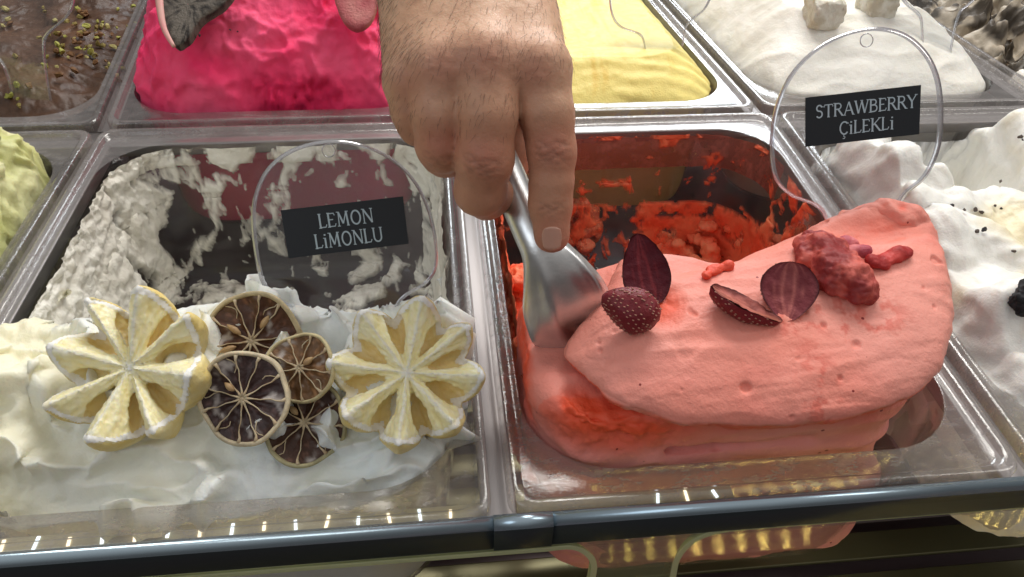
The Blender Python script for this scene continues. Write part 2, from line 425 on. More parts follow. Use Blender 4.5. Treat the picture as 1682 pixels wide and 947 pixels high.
extr_poly('acrylic_panel', [(-.6, -.0215), (.62, -.0215)] + low[::-1], .1850, .1890, M['acrylic_green'], M['acrylic_green_edge'], case)
for L_ in ([(-.6, za)] + [tuple(p) for p in A_], [tuple(p) for p in B_] + [(.62, zb)]):
    P_ = np.array(L_); T = np.gradient(P_, axis=0); T /= np.linalg.norm(T, axis=1)[:, None]; Nn = np.column_stack([-T[:, 1], T[:, 0]])
    Q = P_ - Nn * .0001; Q2 = P_ + Nn * .0030; V = [(q[0], y, q[1]) for q, y in [(q, .1842) for q in Q] + [(q, .1842) for q in Q2] + [(q, .1848) for q in Q2] + [(q, .1848) for q in Q]]
    mesh('panel_edge', V, gridF(4, len(P_)), M['acrylic_green_edge'], case, False)
tape = box('led_tape', (-.58, .1912, -.0262), (.60, .1920, -.0225), M['led_strip'], case)
ledm = None
for i in range(80):
    x = -.57 + i * .0146
    if ledm is None:
        o = box('led', (-.0012, 0, -.0012), (.0012, .0008, .0012), M['led'], tape); ledm = o.data; ledm2 = ledm.copy(); ledm2.materials[0] = M['led_cool']
    else:
        o = bpy.data.objects.new('led', ledm if i % 2 == 0 else ledm2); COL.objects.link(o); o.parent = tape
    o.location = (x, .19205, -.0244)
streak_tape = box('led_tape', (-.58, .1970, -.0205), (.14, .2080, -.0195), M['led_strip'], case)  # stand-in strip: its glowing chips imitate LED reflections in the front rims
rl = np.random.default_rng(4); streak_chips = {}
for i in range(52):
    x = -.57 + i * .0146
    if .004 < x < .094 or x > .135: continue
    k = (i % 2, i % 3)
    if k not in streak_chips:
        o = box('led', (-.0007, -.0020 - .0008 * k[1], -.0006), (.0007, .0024 + .0006 * k[1], 0), M['chip_warm' if k[0] else 'chip_cool'], streak_tape); streak_chips[k] = o.data
    else:
        o = bpy.data.objects.new('led', streak_chips[k]); COL.objects.link(o); o.parent = streak_tape
    o.location = (x, .2035 + rl.uniform(-.0005, .0005), -.0188); o.rotation_euler.z = rl.normal(0, .12)
added_tape = box('led_tape', (.045, .1900, -.1700), (.56, .2000, -.1690), M['led_strip'], case); lm3 = None  # added unseen strip below the frame, for glints on the basin bottoms
for i in range(31):
    x = .052 + i * .0158
    if lm3 is None: o = box('led', (-.0011, -.0016, -.0006), (.0011, .0016, 0), M['led_low'], added_tape); lm3 = o.data
    else: o = bpy.data.objects.new('led', lm3); COL.objects.link(o); o.parent = added_tape
    o.location = (x, .1955, -.1683)
# lower shelf with pressed slots, and the dark well the pans hang in
for i in range(14):
    y = .10 + i * .032
    box('shelf_slat', (-.75, y, -.214), (.95, y + .022, -.210), M['shelf'], case, .0015)
well = box('well_floor', (-1.0, -.1, -.262), (1.4, 1.4, -.25), M['dark']); tag(well, kind='structure')
wb = box('well_wall', (-1.0, 1.05, -.25), (1.4, 1.06, .05), M['dark']); tag(wb, kind='structure')

# ------------------------------------------------------------------ ice cream
def icemat(name, col=None, alpha=False, rough=.42, sss=.35, rad=(1, .6, .4), bump=(150, .45, .002), fine=(700, .45, .0007), spec=.4, **k):
    return PM(name, col or (.8, .8, .8), rough, sss=sss, sssr=rad, sscale=.006, spec=spec, attr=('alpha' if alpha else col is None), bump=bump, fine=fine, **k)
M['cream'] = icemat('gelato_cream', rad=(1, .8, .6))
M['dense'] = icemat('gelato_dense', rough=.5, sss=.0, alpha=True, bump=(200, .6, .003))
def heap(name, pan, hfun, colfun, disp=None, mat=None, inset=.0015, nc=70, ne=90, nr=130, rim_z=-.010, parent=None, label=None, cat='ice cream', skirt=-.120, group=None, cut=None):
    """ice cream filling a pan: rings from the wall inwards, height from hfun(x, y), skirt down the wall"""
    rings = []
    for z in np.linspace(skirt, rim_z, 14)[:-1]:
        rings.append(pan.ring(pan.prof(z), nc, ne, inset))
    edge = pan.ring(pan.prof(rim_z), nc, ne, inset); c = edge.mean(0)
    ts = np.linspace(1, 0.004, nr)
    for t in ts:
        q = c + (edge - c) * t; q[:, 2] = hfun(q[:, 0], q[:, 1], 1 - t); rings.append(q)
    V = np.concatenate(rings); b = len(edge); F = gridF(len(rings), b, True)
    N = normals(V, F)
    if N[-b * 20:, 2].mean() < 0: F = F[:, ::-1].copy(); N = -N
    if disp is not None: V = V + N * disp(V, N)[:, None]
    C_ = colfun(V, N)
    if cut is not None:
        F = F[~cut(V)[F].any(1)]; us = np.unique(F); mp = np.zeros(len(V), int); mp[us] = np.arange(len(us)); V = V[us]; C_ = C_[us]; F = mp[F]
    o = mesh(name, V, F, mat or M['cream'], parent, col=C_)
    if label: tag(o, label, cat, group)
    return o
def mixc(a, b, t):
    a = np.array(a, float); b = np.array(b, float); t = np.asarray(t)[..., None]; return a * (1 - t) + b * t
def surf_h(hf, pan):                                    # pixel of the photograph -> point on a height function
    def g(px, py):
        z = 0.
        for _ in range(12):
            p = at(px, py, z); rr_ = 1 - max(abs(p[0] + pan.sh * (p[1] - pan.y0) - pan.cx) / (pan.hw - .014), abs(p[1] - pan.cy) / (pan.hh - .022)); rr_ = max(rr_, 0.)
            z = z * .4 + .6 * float(hf(np.array([p[0]]), np.array([p[1]]), np.array([rr_]))[0])
        return at(px, py, z)
    return g
def XY(x, y): return np.column_stack([x, y, np.zeros_like(x)])

# lemon
def h_lem(x, y, r):
    P = XY(x, y); Pw = warp(P, 22, .012, 3)
    base = -.016 + .034 * sstep(.206, .285, y) + .006 * fbm(Pw, 30, 3, seed=2)
    base += .004 * sstep(-.19, -.235, x)
    yb = .305 + .022 * fbm(P, 25, 3, seed=8) - .004 * sstep(-.185, -.235, x) + .006 * sstep(-.08, -.0, x)
    drop = sstep(0, .022, y - yb)
    return base * (1 - drop) + (-.126) * drop
def d_lem(V, N):
    W = warp(V, 20, .022, 1); up = sstep(-.03, -.012, V[:, 2])
    f = ridge(W * np.array([.8, 1.4, 1.0]), 20, 2, 4); fold = np.clip(f - .3, 0, 1) ** 1.5 * .034; f2 = ridge(warp(V, 14, .03, 9), 13, 1, 14); fold = fold + np.clip(f2 - .6, 0, 1) * .012
    leaf = sstep(-.185, -.215, V[:, 0]) * (.008 * np.abs(fbm(V, 60, 4, seed=4)))
    return up * (fold + .0030 * fbm(W, 40, 3, seed=6) + leaf + .0011 * fbm(V, 95, 4, seed=12) + .0004 * fbm(V, 400, 2, seed=1))
def c_lem(V, N):
    c = mixc((.82, .86, .855), (.86, .85, .74), np.clip(.38 + 1.3 * fbm(V, 18, 3, seed=5), 0, 1))
    return mixc(c, (.85, .80, .56), sstep(-.17, -.215, V[:, 0]) * .8)
heap('lemon_gelato', P_LEM, h_lem, c_lem, d_lem, nr=170, label='whipped off-white lemon gelato mounded under the cut lemons and dried slices', cut=lambda V: ((V[:, 1] > .31) & (V[:, 2] < -.115)) | (V[:, 1] > .385))
S_lem = surf_h(h_lem, P_LEM)

# pistachio
def h_pis(x, y, r):
    P = XY(x, y); e = np.clip(r / .12, 0, 1) ** .6
    return -.010 + e * (.034 + .035 * np.abs(fbm(warp(P, 14, .02, 2), 17, 3, seed=3)) * 1.6) + .018 * sstep(.47, .50, y) * e
def d_pis(V, N):
    W = warp(V, 25, .02, 7); return .007 * ridge(W, 26, 3, 9) + .006 * np.clip(ridge(W, 45, 2, 4) - .3, 0, 1) + .003 * fbm(V, 110, 3, seed=1) - .006
def c_pis(V, N): return mixc((.56, .58, .22), (.72, .71, .42), np.clip(.5 + fbm(V, 25, 3, seed=7), 0, 1))
heap('pistachio_gelato', P_PIS, h_pis, c_pis, d_pis, label='pale green lumpy gelato at the left edge', nr=150)

# white gelato with cookie crumbs (right)
def h_coo(x, y, r):
    P = XY(x, y); W = warp(P, 12, .02, 4)
    z = .004 + .030 * np.abs(fbm(W, 12, 2, seed=13)) * 1.4 + .020 * sstep(.30, .40, y) * sstep(.40, .33, x)
    dig = sstep(.405, .425, y + .012 * fbm(P, 40, 3, seed=3)) * sstep(.325, .37, x + .012 * fbm(P, 50, 2)) * sstep(.475, .445, x)
    z = z * (1 - dig) - .07 * dig
    return z * sstep(0, .10, r) + (1 - sstep(0, .10, r)) * -.010 - .05 * sstep(.47, .52, y) * sstep(.46, .42, x)
def d_coo(V, N):
    W = warp(V, 14, .03, 2); return .004 * fbm(W, 30, 3, seed=6) + .005 * np.clip(ridge(warp(V, 30, .012, 5), 24, 2, 8) - .35, 0, 1) + .0035 * np.clip(ridge(W, 12, 2, 6) - .35, 0, 1) + .0010 * fbm(V, 110, 3, seed=2)
def c_coo(V, N):
    c = mixc((.80, .79, .75), (.76, .68, .48), sstep(.05, .45, fbm(V, 16, 3, seed=17)))
    return c
heap('cookie_gelato', P_COO, h_coo, c_coo, d_coo, label='white gelato with cookie crumbs heaped at the right edge', nr=140)
S_coo = surf_h(h_coo, P_COO)

# chocolate
def h_cho(x, y, r): return -.012 + sstep(0, .3, r) * (.012 + .012 * fbm(warp(XY(x, y), 14, .02), 20, 3, seed=5))
def d_cho(V, N): return .005 * ridge(warp(V, 18, .03, 3), 20, 3, 8) + .0018 * fbm(V, 120, 3) - .002
def c_cho(V, N): return mixc((.050, .024, .013), (.12, .058, .030), np.clip(.4 + 1.2 * fbm(V, 30, 3, seed=2), 0, 1))
heap('chocolate_gelato', P_CHO, h_cho, c_cho, d_cho, mat=icemat('gelato_chocolate', rough=.38, sss=.05), label='dark brown chocolate gelato sprinkled with green nut crumbs', nr=90)
S_cho = surf_h(h_cho, P_CHO)

# pink
def h_pin(x, y, r):
    P = XY(x, y); e = np.clip(r / .32, 0, 1) ** .58
    return -.012 + .088 * e + .010 * fbm(P, 18, 3, seed=9) * e
def d_pin(V, N):
    W = warp(V, 15, .03, 5); D_ = np.array([1.0, .8, .5]); up = sstep(-.02, -.008, V[:, 2])
    c = at(490, 160, .005); rough = sstep(.055, .02, np.abs(V[:, 0] - c[0])) * sstep(.03, .008, V[:, 2]) * sstep(.62, .60, V[:, 1])
    return up * (.0050 * ridge(W * D_, 16, 2, 3) + .009 * np.clip(ridge(warp(V, 30, .012, 2), 30, 2, 5) - .4, 0, 1) + .0018 * fbm(V, 110, 3, seed=4) + .003 * fbm(W, 45, 3, seed=8) + rough * .008 * fbm(V, 150, 3, seed=3) - .004)
def c_pin(V, N):
    c = at(490, 160, .005); rough = sstep(.06, .02, np.abs(V[:, 0] - c[0])) * sstep(.035, .012, V[:, 2]) * sstep(.62, .60, V[:, 1])
    c = mixc((.92, .045, .16), (.94, .12, .25), np.clip(.5 + 1.2 * fbm(V, 24, 3, seed=3), 0, 1)); return mixc(c, (.70, .02, .10), rough)
heap('pink_gelato', P_PIN, h_pin, c_pin, d_pin, label='bright pink gelato heaped high behind the lemon pan', nr=170, mat=icemat('gelato_pink', rough=.62, spec=.22, sss=.25, rad=(1, .4, .4), bump=(130, .5, .0025), fine=(700, .35, .0006)))
S_pin = surf_h(h_pin, P_PIN)

# yellow
def h_yel(x, y, r):
    e = np.clip(r / .25, 0, 1) ** .8
    return -.010 + .028 * e
def d_yel(V, N):
    up = sstep(-.02, -.008, V[:, 2]); q = V[:, 1] + .006 * fbm(V, 14, 2, seed=3) + .02 * (V[:, 0] - .14) ** 2 * 6
    return up * (.0007 * np.sin((q + .004 * fbm(V, 30, 2, seed=9)) * 2 * PI / .0125) * (.5 + fbm(V, 18, 2, seed=4)) + .002 * fbm(V, 35, 3, seed=5))
def c_yel(V, N):
    s = fbm(V * np.array([3.2, .35, 1]), 22, 3, seed=6)
    return mixc((.86, .72, .24), (.80, .56, .12), sstep(.2, .5, s) * .8)  # honey streaks: reflections painted into the colour
heap('yellow_gelato', P_YEL, h_yel, c_yel, d_yel, label='yellow gelato combed into fine waves behind the hand', nr=190)

# smooth white
def h_whi(x, y, r):
    e = np.clip(r / .45, 0, 1) ** .7
    return -.010 + .050 * e + .004 * fbm(XY(x, y), 14, 2, seed=2)
def d_whi(V, N):
    up = sstep(-.02, -.008, V[:, 2]); W = warp(V * np.array([.6, 1.5, 1]), 12, .02, 9)
    return up * (.004 * ridge(W, 15, 2, 12) - .002 + .0008 * fbm(V, 60, 3))
def c_whi(V, N): return mixc((.80, .775, .70), (.82, .80, .75), np.clip(.5 + fbm(V, 16, 2), 0, 1))
heap('white_gelato', P_WHI, h_whi, c_whi, d_whi, label='smooth white gelato domed behind the strawberry sign', nr=130)
S_whi = surf_h(h_whi, P_WHI)

# grey-brown cookie gelato
def h_gry(x, y, r): return -.030 + sstep(0, .4, r) * .05 * np.abs(fbm(warp(XY(x, y), 14, .02), 20, 3, seed=5)) * 2
def d_gry(V, N): return .008 * ridge(warp(V, 18, .03, 3), 24, 3, 8) - .004
def c_gry(V, N):
    c = mixc((.44, .38, .30), (.08, .065, .05), sstep(-.05, .10, fbm(V, 30, 3, seed=2)))
    w = at(1672, 105, 0); return mixc(c, (.80, .77, .72), sstep(.045, .025, np.linalg.norm(V[:, :2] - w[:2], axis=1)))
heap('cookie_gelato', P_GRY, h_gry, c_gry, d_gry, label='grey brown gelato swirled with dark cookie in the top right corner', nr=90)

# ------------------------------------------------------------------ cream left on the walls and floor of the two half-empty pans
def residue(pan, parent, wfun, thick, mat, colfun, seed, zs=None, nc=70, ne=150):
    prof = fine_prof(BASP[1:], 24); rings = [pan.ring(p, nc, ne) for p in prof]
    last = rings[-1]; c = last.mean(0)
    for k in np.linspace(.985, .02, 90): rings.append(c + (last - c) * k)
    V0 = np.concatenate(rings); b = len(last); F = gridF(len(rings), b, True); N = normals(V0, F)
    cen = np.array([pan.cx, pan.cy, -.03]); flip = ((cen - V0) * N).sum(1) < 0; N[flip] *= -1
    T = wfun(V0); lump = .55 + .9 * np.abs(fbm(V0, 55, 4, seed=seed + 3))
    h = np.clip(T, 0, 1) ** .6 * thick(V0) * lump
    V = V0 + N * (h + .0003)[:, None]; al = np.clip(.40 + T * .9 + .35 * fbm(V0, 160, 3, seed=seed), .12, 1); keep = (T[F] > 0).any(1); F = F[keep]
    used = np.unique(F); mp = -np.ones(len(V), int); mp[used] = np.arange(len(used)); V = V[used]; F = mp[F]; al = al[used]
    o = mesh('residue', V, F[:, ::-1].copy(), mat, parent, col=np.column_stack([colfun(V, None), al])); o['kind'] = 'stuff'; return o
def w_lem(V):
    x, y, z = V.T; n = fbm(warp(V, 25, .02, 4) * np.array([1, 1, .38]), 34, 5, .6, seed=21)
    wall = (z > -.119)
    cov = np.where(wall, -.08, -.12)
    cov = cov + .42 * (x < -.228) * wall * sstep(.50, .42, y) + .18 * (x < -.2) * wall + .26 * (x > -.012) * wall
    cov = cov + .12 * (y > .50) * (z > -.045) + .14 * (z > -.02) * (y > .5)
    cov = cov + .12 * (~wall) * sstep(-.10, -.06, x) + .10 * (~wall) * sstep(-.14, -.18, x)
    return (n + cov) * 5 * ((y > .325) | (x < -.2))
def th_lem(V): return np.where(V[:, 0] < -.222, .010, np.where(V[:, 2] < -.12, .007, .0042))
lem_g = bpy.data.objects['lemon_gelato']
residue(P_LEM, lem_g, w_lem, th_lem, M['dense'], lambda V, N: mixc((.74, .71, .62), (.88, .86, .78), np.clip(.5 + 1.5 * fbm(V, 40, 3), 0, 1)), 1)

# ------------------------------------------------------------------ strawberry gelato: a lower body and a folded upper slab
PINK = (.80, .285, .225); ORG = (.80, .095, .035)
M['straw'] = icemat('gelato_strawberry', rough=.50, sss=.12, rad=(1, .35, .25), bump=(90, .42, .0024), fine=(600, .5, .0008))
def specks(m, scale=95, th=.13, col=(.22, .02, .02)):
    N = m.node_tree.nodes; L = m.node_tree.links; b = N['Principled BSDF']; src = b.inputs['Base Color'].links[0].from_socket
    tc = N.new('ShaderNodeTexCoord'); v = N.new('ShaderNodeTexVoronoi'); v.inputs['Scale'].default_value = scale; L.new(tc.outputs['Object'], v.inputs['Vector'])
    n = N.new('ShaderNodeTexNoise'); n.inputs['Scale'].default_value = 30; L.new(tc.outputs['Object'], n.inputs['Vector'])
    a = N.new('ShaderNodeMath'); a.operation = 'MULTIPLY'; a.inputs[1].default_value = th * 2.2; L.new(n.outputs['Fac'], a.inputs[0])
    s2 = N.new('ShaderNodeMath'); s2.operation = 'SUBTRACT'; s2.inputs[1].default_value = th * .75; L.new(a.outputs[0], s2.inputs[0])
    c = N.new('ShaderNodeMath'); c.operation = 'LESS_THAN'; L.new(v.outputs['Distance'], c.inputs[0]); L.new(s2.outputs[0], c.inputs[1])
    mx = N.new('ShaderNodeMix'); mx.data_type = 'RGBA'; L.new(c.outputs[0], mx.inputs['Factor']); L.new(src, mx.inputs['A']); mx.inputs['B'].default_value = (*col, 1)
    L.new(mx.outputs['Result'], b.inputs['Base Color'])
specks(M['straw'])
straw = thing('strawberry_gelato', 'salmon pink strawberry gelato folded into a thick slab with the scoop sunk in it', 'ice cream')
def pits(V, pl, r, d):                             # small dents and holes
    o = np.zeros(len(V))
    for p in pl:
        o -= d * sstep(1, .35, np.linalg.norm(V - p, axis=1) / r)
    return o
g = SDF((.028, .200, -.134), (.270, .352, .052), .00135)
X, Y, Z = g.X, g.Y, g.Z
tx = np.clip((X - .038) / .2, 0, 1)
ztop = .0315 - .004 * np.clip((Y - .25) / .08, 0, 1) - .012 * np.clip((.065 - X) / .03, 0, 1) + .006 * np.sin(X * 60)
taper = .008 * np.clip(-Z / .12, 0, 1); wide = .022 * np.clip((-Z - .055) / .02, 0, 1)
x0_ = .0395 + taper; x1_ = .240 - .3 * taper + wide; y0_ = .2150 + taper * .9; y1_ = .335; r_ = .040
ax_ = np.abs(X - (x0_ + x1_) / 2) - ((x1_ - x0_) / 2 - r_); ay_ = np.abs(Y - (y0_ + y1_) / 2) - ((y1_ - y0_) / 2 - r_)
dxy = np.sqrt(np.maximum(ax_, 0) ** 2 + np.maximum(ay_, 0) ** 2) + np.minimum(np.maximum(ax_, ay_), 0) - r_; dz = np.maximum(Z - ztop, -.1265 - Z)
k = .009
q = np.sqrt(np.maximum(dxy + k, 0) ** 2 + np.maximum(dz + k, 0) ** 2) - k + np.minimum(np.maximum(dxy, dz) + k, 0)
g.d = q.astype(np.float32)
# rounded front corners follow the pan
for cx_, sx_ in ((.0415, 1), (.236, -1)):
    pass
g.cone(at(1100, 735, .0), at(1330, 722, .004), .0022, .0018, k=.006, sub=True)
V, F = g.poly(); N = normals(V, F)
torn = np.clip(sstep(.030, .012, np.linalg.norm((V - at(1015, 695, .014)) * np.array([.6, 1, 1.5]), axis=1)) + sstep(.013, .006, np.linalg.norm((V - at(955, 655, .03)) * np.array([1, .8, .8]), axis=1)), 0, 1)
left = sstep(.047, .041, V[:, 0] + .006 * fbm(V, 50, 3, seed=4)) * sstep(.225, .245, V[:, 1])
W = warp(V, 20, .015, 6)
dsp = .0036 * ridge(W * np.array([.6, .8, 1.8]), 17, 2, 3) - .001 + .0012 * fbm(V, 55, 3, seed=2) - .0015
dsp += torn * (-.0035 + .0040 * fbm(V, 130, 3, seed=9) + .001 * fbm(V, 400, 2, seed=4)) + left * .002 * fbm(V, 120, 3, seed=2)
pl = [at(1180, 735, .0), at(1300, 720, .005), at(1330, 650, .02), at(960, 745, .0), at(1110, 725, .005)]
dsp += (V[:, 2] < -.02) * .001 * fbm(V, 45, 3, seed=8)
dsp += pits(V, pl, .0035, .0015)
V = V + N * dsp[:, None]
seam = sstep(.010, .002, np.abs(V[:, 2] - .022 + .004 * fbm(V, 40, 2))) * (V[:, 1] < .235) * .35
C_ = mixc((.80, .30, .245), (.76, .20, .14), np.clip(.2 + 1.0 * fbm(V, 22, 3, seed=3), 0, .7)); C_ = mixc(C_, ORG, np.clip(torn * .75 + left + seam, 0, 1))
C_ = mixc(C_, (.66, .25, .24), sstep(.01, -.01, V[:, 2]) * .7)
mesh('lower_layer', V, F, M['straw'], straw, col=C_)

stn = [((930, 574, .032), (962, 528, .040), .006), ((944, 603, .030), (998, 468, .045), .016), ((1000, 655, .029), (1030, 424, .050), .026), ((1100, 690, .024), (1110, 446, .052), .030),
       ((1230, 704, .021), (1205, 428, .055), .034), ((1360, 690, .024), (1300, 388, .059), .036), ((1455, 660, .029), (1385, 350, .064), .036), ((1512, 622, .033), (1462, 336, .066), .034),
       ((1546, 555, .040), (1520, 368, .062), .026), ((1560, 492, .047), (1548, 428, .056), .010)]
rows = []
for a, b, hgt in stn:
    A = at(*a); B = at(*b); u = B - A; uz = u[2]; u[2] = 0; Lh = np.linalg.norm(u); u /= Lh
    sec = [(.03, 0), (-.06, .34), (-.03, .72), (.16, 1.08), (.46, 1.24), (.76, 1.10), (.96, .84), (1.02, .45), (.9, .0), (.5, -.25), (.15, -.12)]
    ht = hgt
    pts = [A + u * Lh * s + np.array([0, 0, 1]) * (uz * np.clip(s, 0, 1) * (.55) + (B[2] - A[2]) * .0 + ht * v * (.62)) for s, v in sec]
    # keep the back top close to its own height
    rows.append(np.array(pts))
rows = np.array(rows)                              # stations x ring x 3
c0 = rows[0].mean(0); c1 = rows[-1].mean(0)
rows = np.concatenate([[c0 + (rows[0] - c0) * .02], rows, [c1 + (rows[-1] - c1) * .02]])
R1 = np.array([cr(r, 30, True) for r in rows])     # densify rings
R2 = np.stack([cr(R1[:, j], 60) for j in range(R1.shape[1])], 1)
V = R2.reshape(-1, 3); F = gridF(R2.shape[0], R2.shape[1], True)
if _flip(V, F): F = F[:, ::-1].copy()
N = normals(V, F)
W = warp(V, 14, .02, 2)
top = sstep(.2, .6, N[:, 2])
dsp = .0028 * fbm(W * np.array([.8, 1.4, 1]), 20, 3, seed=4) + .0022 * np.clip(ridge(warp(V, 12, .03, 5), 11, 1, 3) - .7, 0, 1) + .00035 * fbm(V, 120, 3, seed=2)
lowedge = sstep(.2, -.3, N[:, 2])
dsp += lowedge * .0026 * fbm(V, 70, 4, seed=6); sw = ridge(warp(V * np.array([.5, 1.6, 1.2]), 18, .012, 4), 26, 2, 6); dsp += .0012 * np.clip(sw - .45, 0, 1) - .0008 * sstep(.35, .6, np.abs(fbm(V, 38, 2, seed=17)))
hollow = sstep(.016, .004, np.linalg.norm((V - at(1085, 505, .052)) * np.array([1, .8, 1]), axis=1))
dsp -= hollow * (.0045 - .0012 * fbm(V, 180, 3, seed=5))
ph = at(1425, 400, .058); foot = sstep(.020, .006, np.linalg.norm((V - ph) * np.array([.55, 1.2, .6]), axis=1)); dsp -= foot * .006
lip = sstep(.022, .010, np.linalg.norm((V - at(1470, 345, .066)) * np.array([.7, 1, .5]), axis=1)); dsp += lip * .004 * (.5 + fbm(V, 60, 3, seed=11))
pp = [(1410, 562, .05), (1225, 637, .042), (1305, 600, .045), (1415, 605, .04), (1475, 602, .04), (1025, 605, .04), (985, 575, .045), (1370, 470, .058), (1480, 440, .06), (1520, 470, .058), (1120, 640, .035), (1340, 575, .048)]
for (a, b, z) in pp:
    r = .0022 if a in (1410, 1225) else .0011
    dsp -= sstep(1, .3, np.linalg.norm(V - onplane(a, b, V[np.argmin(np.linalg.norm(V - at(a, b, z), axis=1))], np.array([0, 0, 1.])), axis=1) / (r * 1.6)) * r * .9
swp = sstep(.45, .8, ridge(warp(V * np.array([.35, 1.8, 1.2]), 22, .010, 12), 30, 2, 9)); dsp -= .0004 * swp
smear = sstep(.020, .008, np.linalg.norm((V - at(1415, 520, .058)) * np.array([.7, 1, 1]), axis=1)) + sstep(.014, .005, np.linalg.norm((V - at(1300, 525, .055)) * np.array([.6, 1, 1]), axis=1)) + sstep(.020, .006, np.linalg.norm((V - at(1330, 640, .035)) * np.array([1.4, .5, .6]), axis=1))
smear = np.clip(smear, 0, 1) * sstep(-.05, .2, fbm(V, 130, 4, .65, seed=21)); dsp += smear * .0007 * fbm(V, 250, 3)
dsp -= .0016 * sstep(.46, .62, fbm(V, 85, 2, seed=33))
V = V + N * dsp[:, None]
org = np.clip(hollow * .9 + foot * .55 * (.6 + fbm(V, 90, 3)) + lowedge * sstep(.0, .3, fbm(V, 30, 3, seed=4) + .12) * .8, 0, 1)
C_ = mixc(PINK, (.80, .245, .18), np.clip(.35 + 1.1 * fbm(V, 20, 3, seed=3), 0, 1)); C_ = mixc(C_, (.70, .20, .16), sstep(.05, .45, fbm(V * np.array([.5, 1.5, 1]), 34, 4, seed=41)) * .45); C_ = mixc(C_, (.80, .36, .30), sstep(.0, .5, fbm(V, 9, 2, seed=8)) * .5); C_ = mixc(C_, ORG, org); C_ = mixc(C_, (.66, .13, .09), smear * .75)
mesh('upper_slab', V, F, M['straw'], straw, col=C_)

def w_str(V):
    x, y, z = V.T; n = fbm(warp(V, 30, .02, 8), 42, 5, .6, seed=31); wall = (z > -.119)
    cov = np.where(wall, -.30, -.26)
    cov = cov + .62 * (x < .062) * wall * sstep(.50, .40, y) + .15 * (x < .06) * wall * (z > -.04)
    cov = cov + .30 * (x > .235) * wall * (z > -.095) * sstep(.50, .46, y) + .25 * (y > .50) * (z > -.010)
    f = at(1200, 385, -.10); cov = cov + .50 * (z < -.07) * sstep(.085, .045, np.hypot((x - f[0]) * .75, (y - f[1]) * .8))
    f2 = at(955, 350, -.10); cov = cov + .45 * (z < -.07) * sstep(.045, .02, np.hypot(x - f2[0], y - f2[1]))
    return (n + cov) * 5 * ((y > .31) | (x < .06))
def th_str(V):
    x, y, z = V.T
    return np.where(z < -.119, .015, np.where((x < .062), .006, .0028))
residue(P_STR, straw, w_str, th_str, icemat('gelato_torn', rough=.55, sss=.3, rad=(1, .3, .2), bump=(220, .5, .003), alpha=True), lambda V, N: mixc((.84, .11, .045), (.90, .24, .11), np.clip(.5 + 1.5 * fbm(V, 40, 3), 0, 1)), 2)

def clump(cx_, cy_, rx_, ry_, z0, nn, seed, hmax, parent, name='residue'):
    r = np.random.default_rng(seed); cells = []
    for k in range(nn):
        a, q = r.uniform(0, 2 * PI), r.uniform(0, 1) ** .6; w = 1 - q
        p = np.array([cx_ + rx_ * q * math.cos(a), cy_ + ry_ * q * math.sin(a), z0 + r.uniform(0, 1) * hmax * (.15 + w)]); s_ = r.uniform(.0035, .008)
        cells.append((p, (s_ * r.uniform(.7, 1.3), s_ * r.uniform(.7, 1.3), s_ * r.uniform(.6, 1))))
    P_ = np.array([c[0] for c in cells]); g = SDF(P_.min(0) - .014, P_.max(0) + .014, .0013)
    for p, rr_ in cells: g.ell(p, rr_, k=.003)
    V, F = g.poly(); N = normals(V, F); V = V + N * (.0045 * fbm(V, 120, 5, .6, seed=seed))[:, None]
    o = mesh(name, V, F, M['torn'], parent, col=mixc((.84, .11, .045), (.92, .28, .14), np.clip(.5 + 1.6 * fbm(V, 60, 4), 0, 1))); o['kind'] = 'stuff'
M['torn'] = icemat('gelato_crumbly', rough=.55, sss=.3, rad=(1, .3, .2), bump=(260, .6, .003))
f = at(1190, 395, -.105); clump(f[0], f[1], .062, .040, -.127, 160, 3, .045, straw)
f = at(955, 350, -.105); clump(f[0], f[1], .018, .030, -.127, 40, 4, .040, straw)
f = at(1310, 400, -.09); clump(f[0] - .02, f[1] - .02, .030, .035, -.123, 70, 5, .06, straw)
f = at(830, 430, -.02); clump(.054, .375, .011, .062, -.080, 140, 6, .068, straw)
f = at(830, 560, -.02); clump(.050, .300, .010, .055, -.060, 150, 7, .056, straw)

FILM = CLEAR('red_film', (.74, .36, .30), base=.02, milk=.40, milkcol=(.75, .26, .20), scratch=.2)
L_ = [P_STR.ring(P_STR.prof(z), 16, 30, .0006) for z in np.linspace(-.0075, -.036, 8)]; L_ = np.array(L_); L_[..., 2] += .002 * fbm(L_, 60, 3)
msk = L_[0][:, 1] > .47; idx = np.where(msk)[0]; gap = int(np.argmax(np.diff(idx))) + 1; idx = np.roll(idx, -gap); sub = L_[:, idx]
fo = mesh('gelato_film', sub.reshape(-1, 3), gridF(8, len(idx)), FILM, straw); fo['kind'] = 'stuff'

g = SDF(at(1400, 340, .05) - .05, at(1500, 400, .05) + .05, .0011)
for px, py, z, rr_ in ((1440, 352, .064, (.011, .007, .006)), (1462, 345, .068, (.010, .007, .007)), (1484, 352, .068, (.009, .008, .006)), (1504, 368, .064, (.008, .009, .005)), (1400, 360, .060, (.010, .006, .004)), (1518, 388, .060, (.006, .008, .004))):
    g.ell(at(px, py, z), rr_, k=.007)
V, F = g.poly(); N = normals(V, F); V = V + N * (.0030 * fbm(V, 75, 4, seed=5) + .002 * ridge(warp(V, 40, .008), 60, 2, 2) - .001)[:, None]
mesh('torn_lip', V, F, M['straw'], straw, col=mixc(PINK, (.80, .16, .11), sstep(.1, .5, fbm(V, 60, 3, seed=2))))

# ------------------------------------------------------------------ lettering (own stroke font with small serifs)
def arc(cx, cy, rx, ry, a0, a1, n=9):
    return [(cx + rx * math.cos(math.radians(a)), cy + ry * math.sin(math.radians(a))) for a in np.linspace(a0, a1, n)]
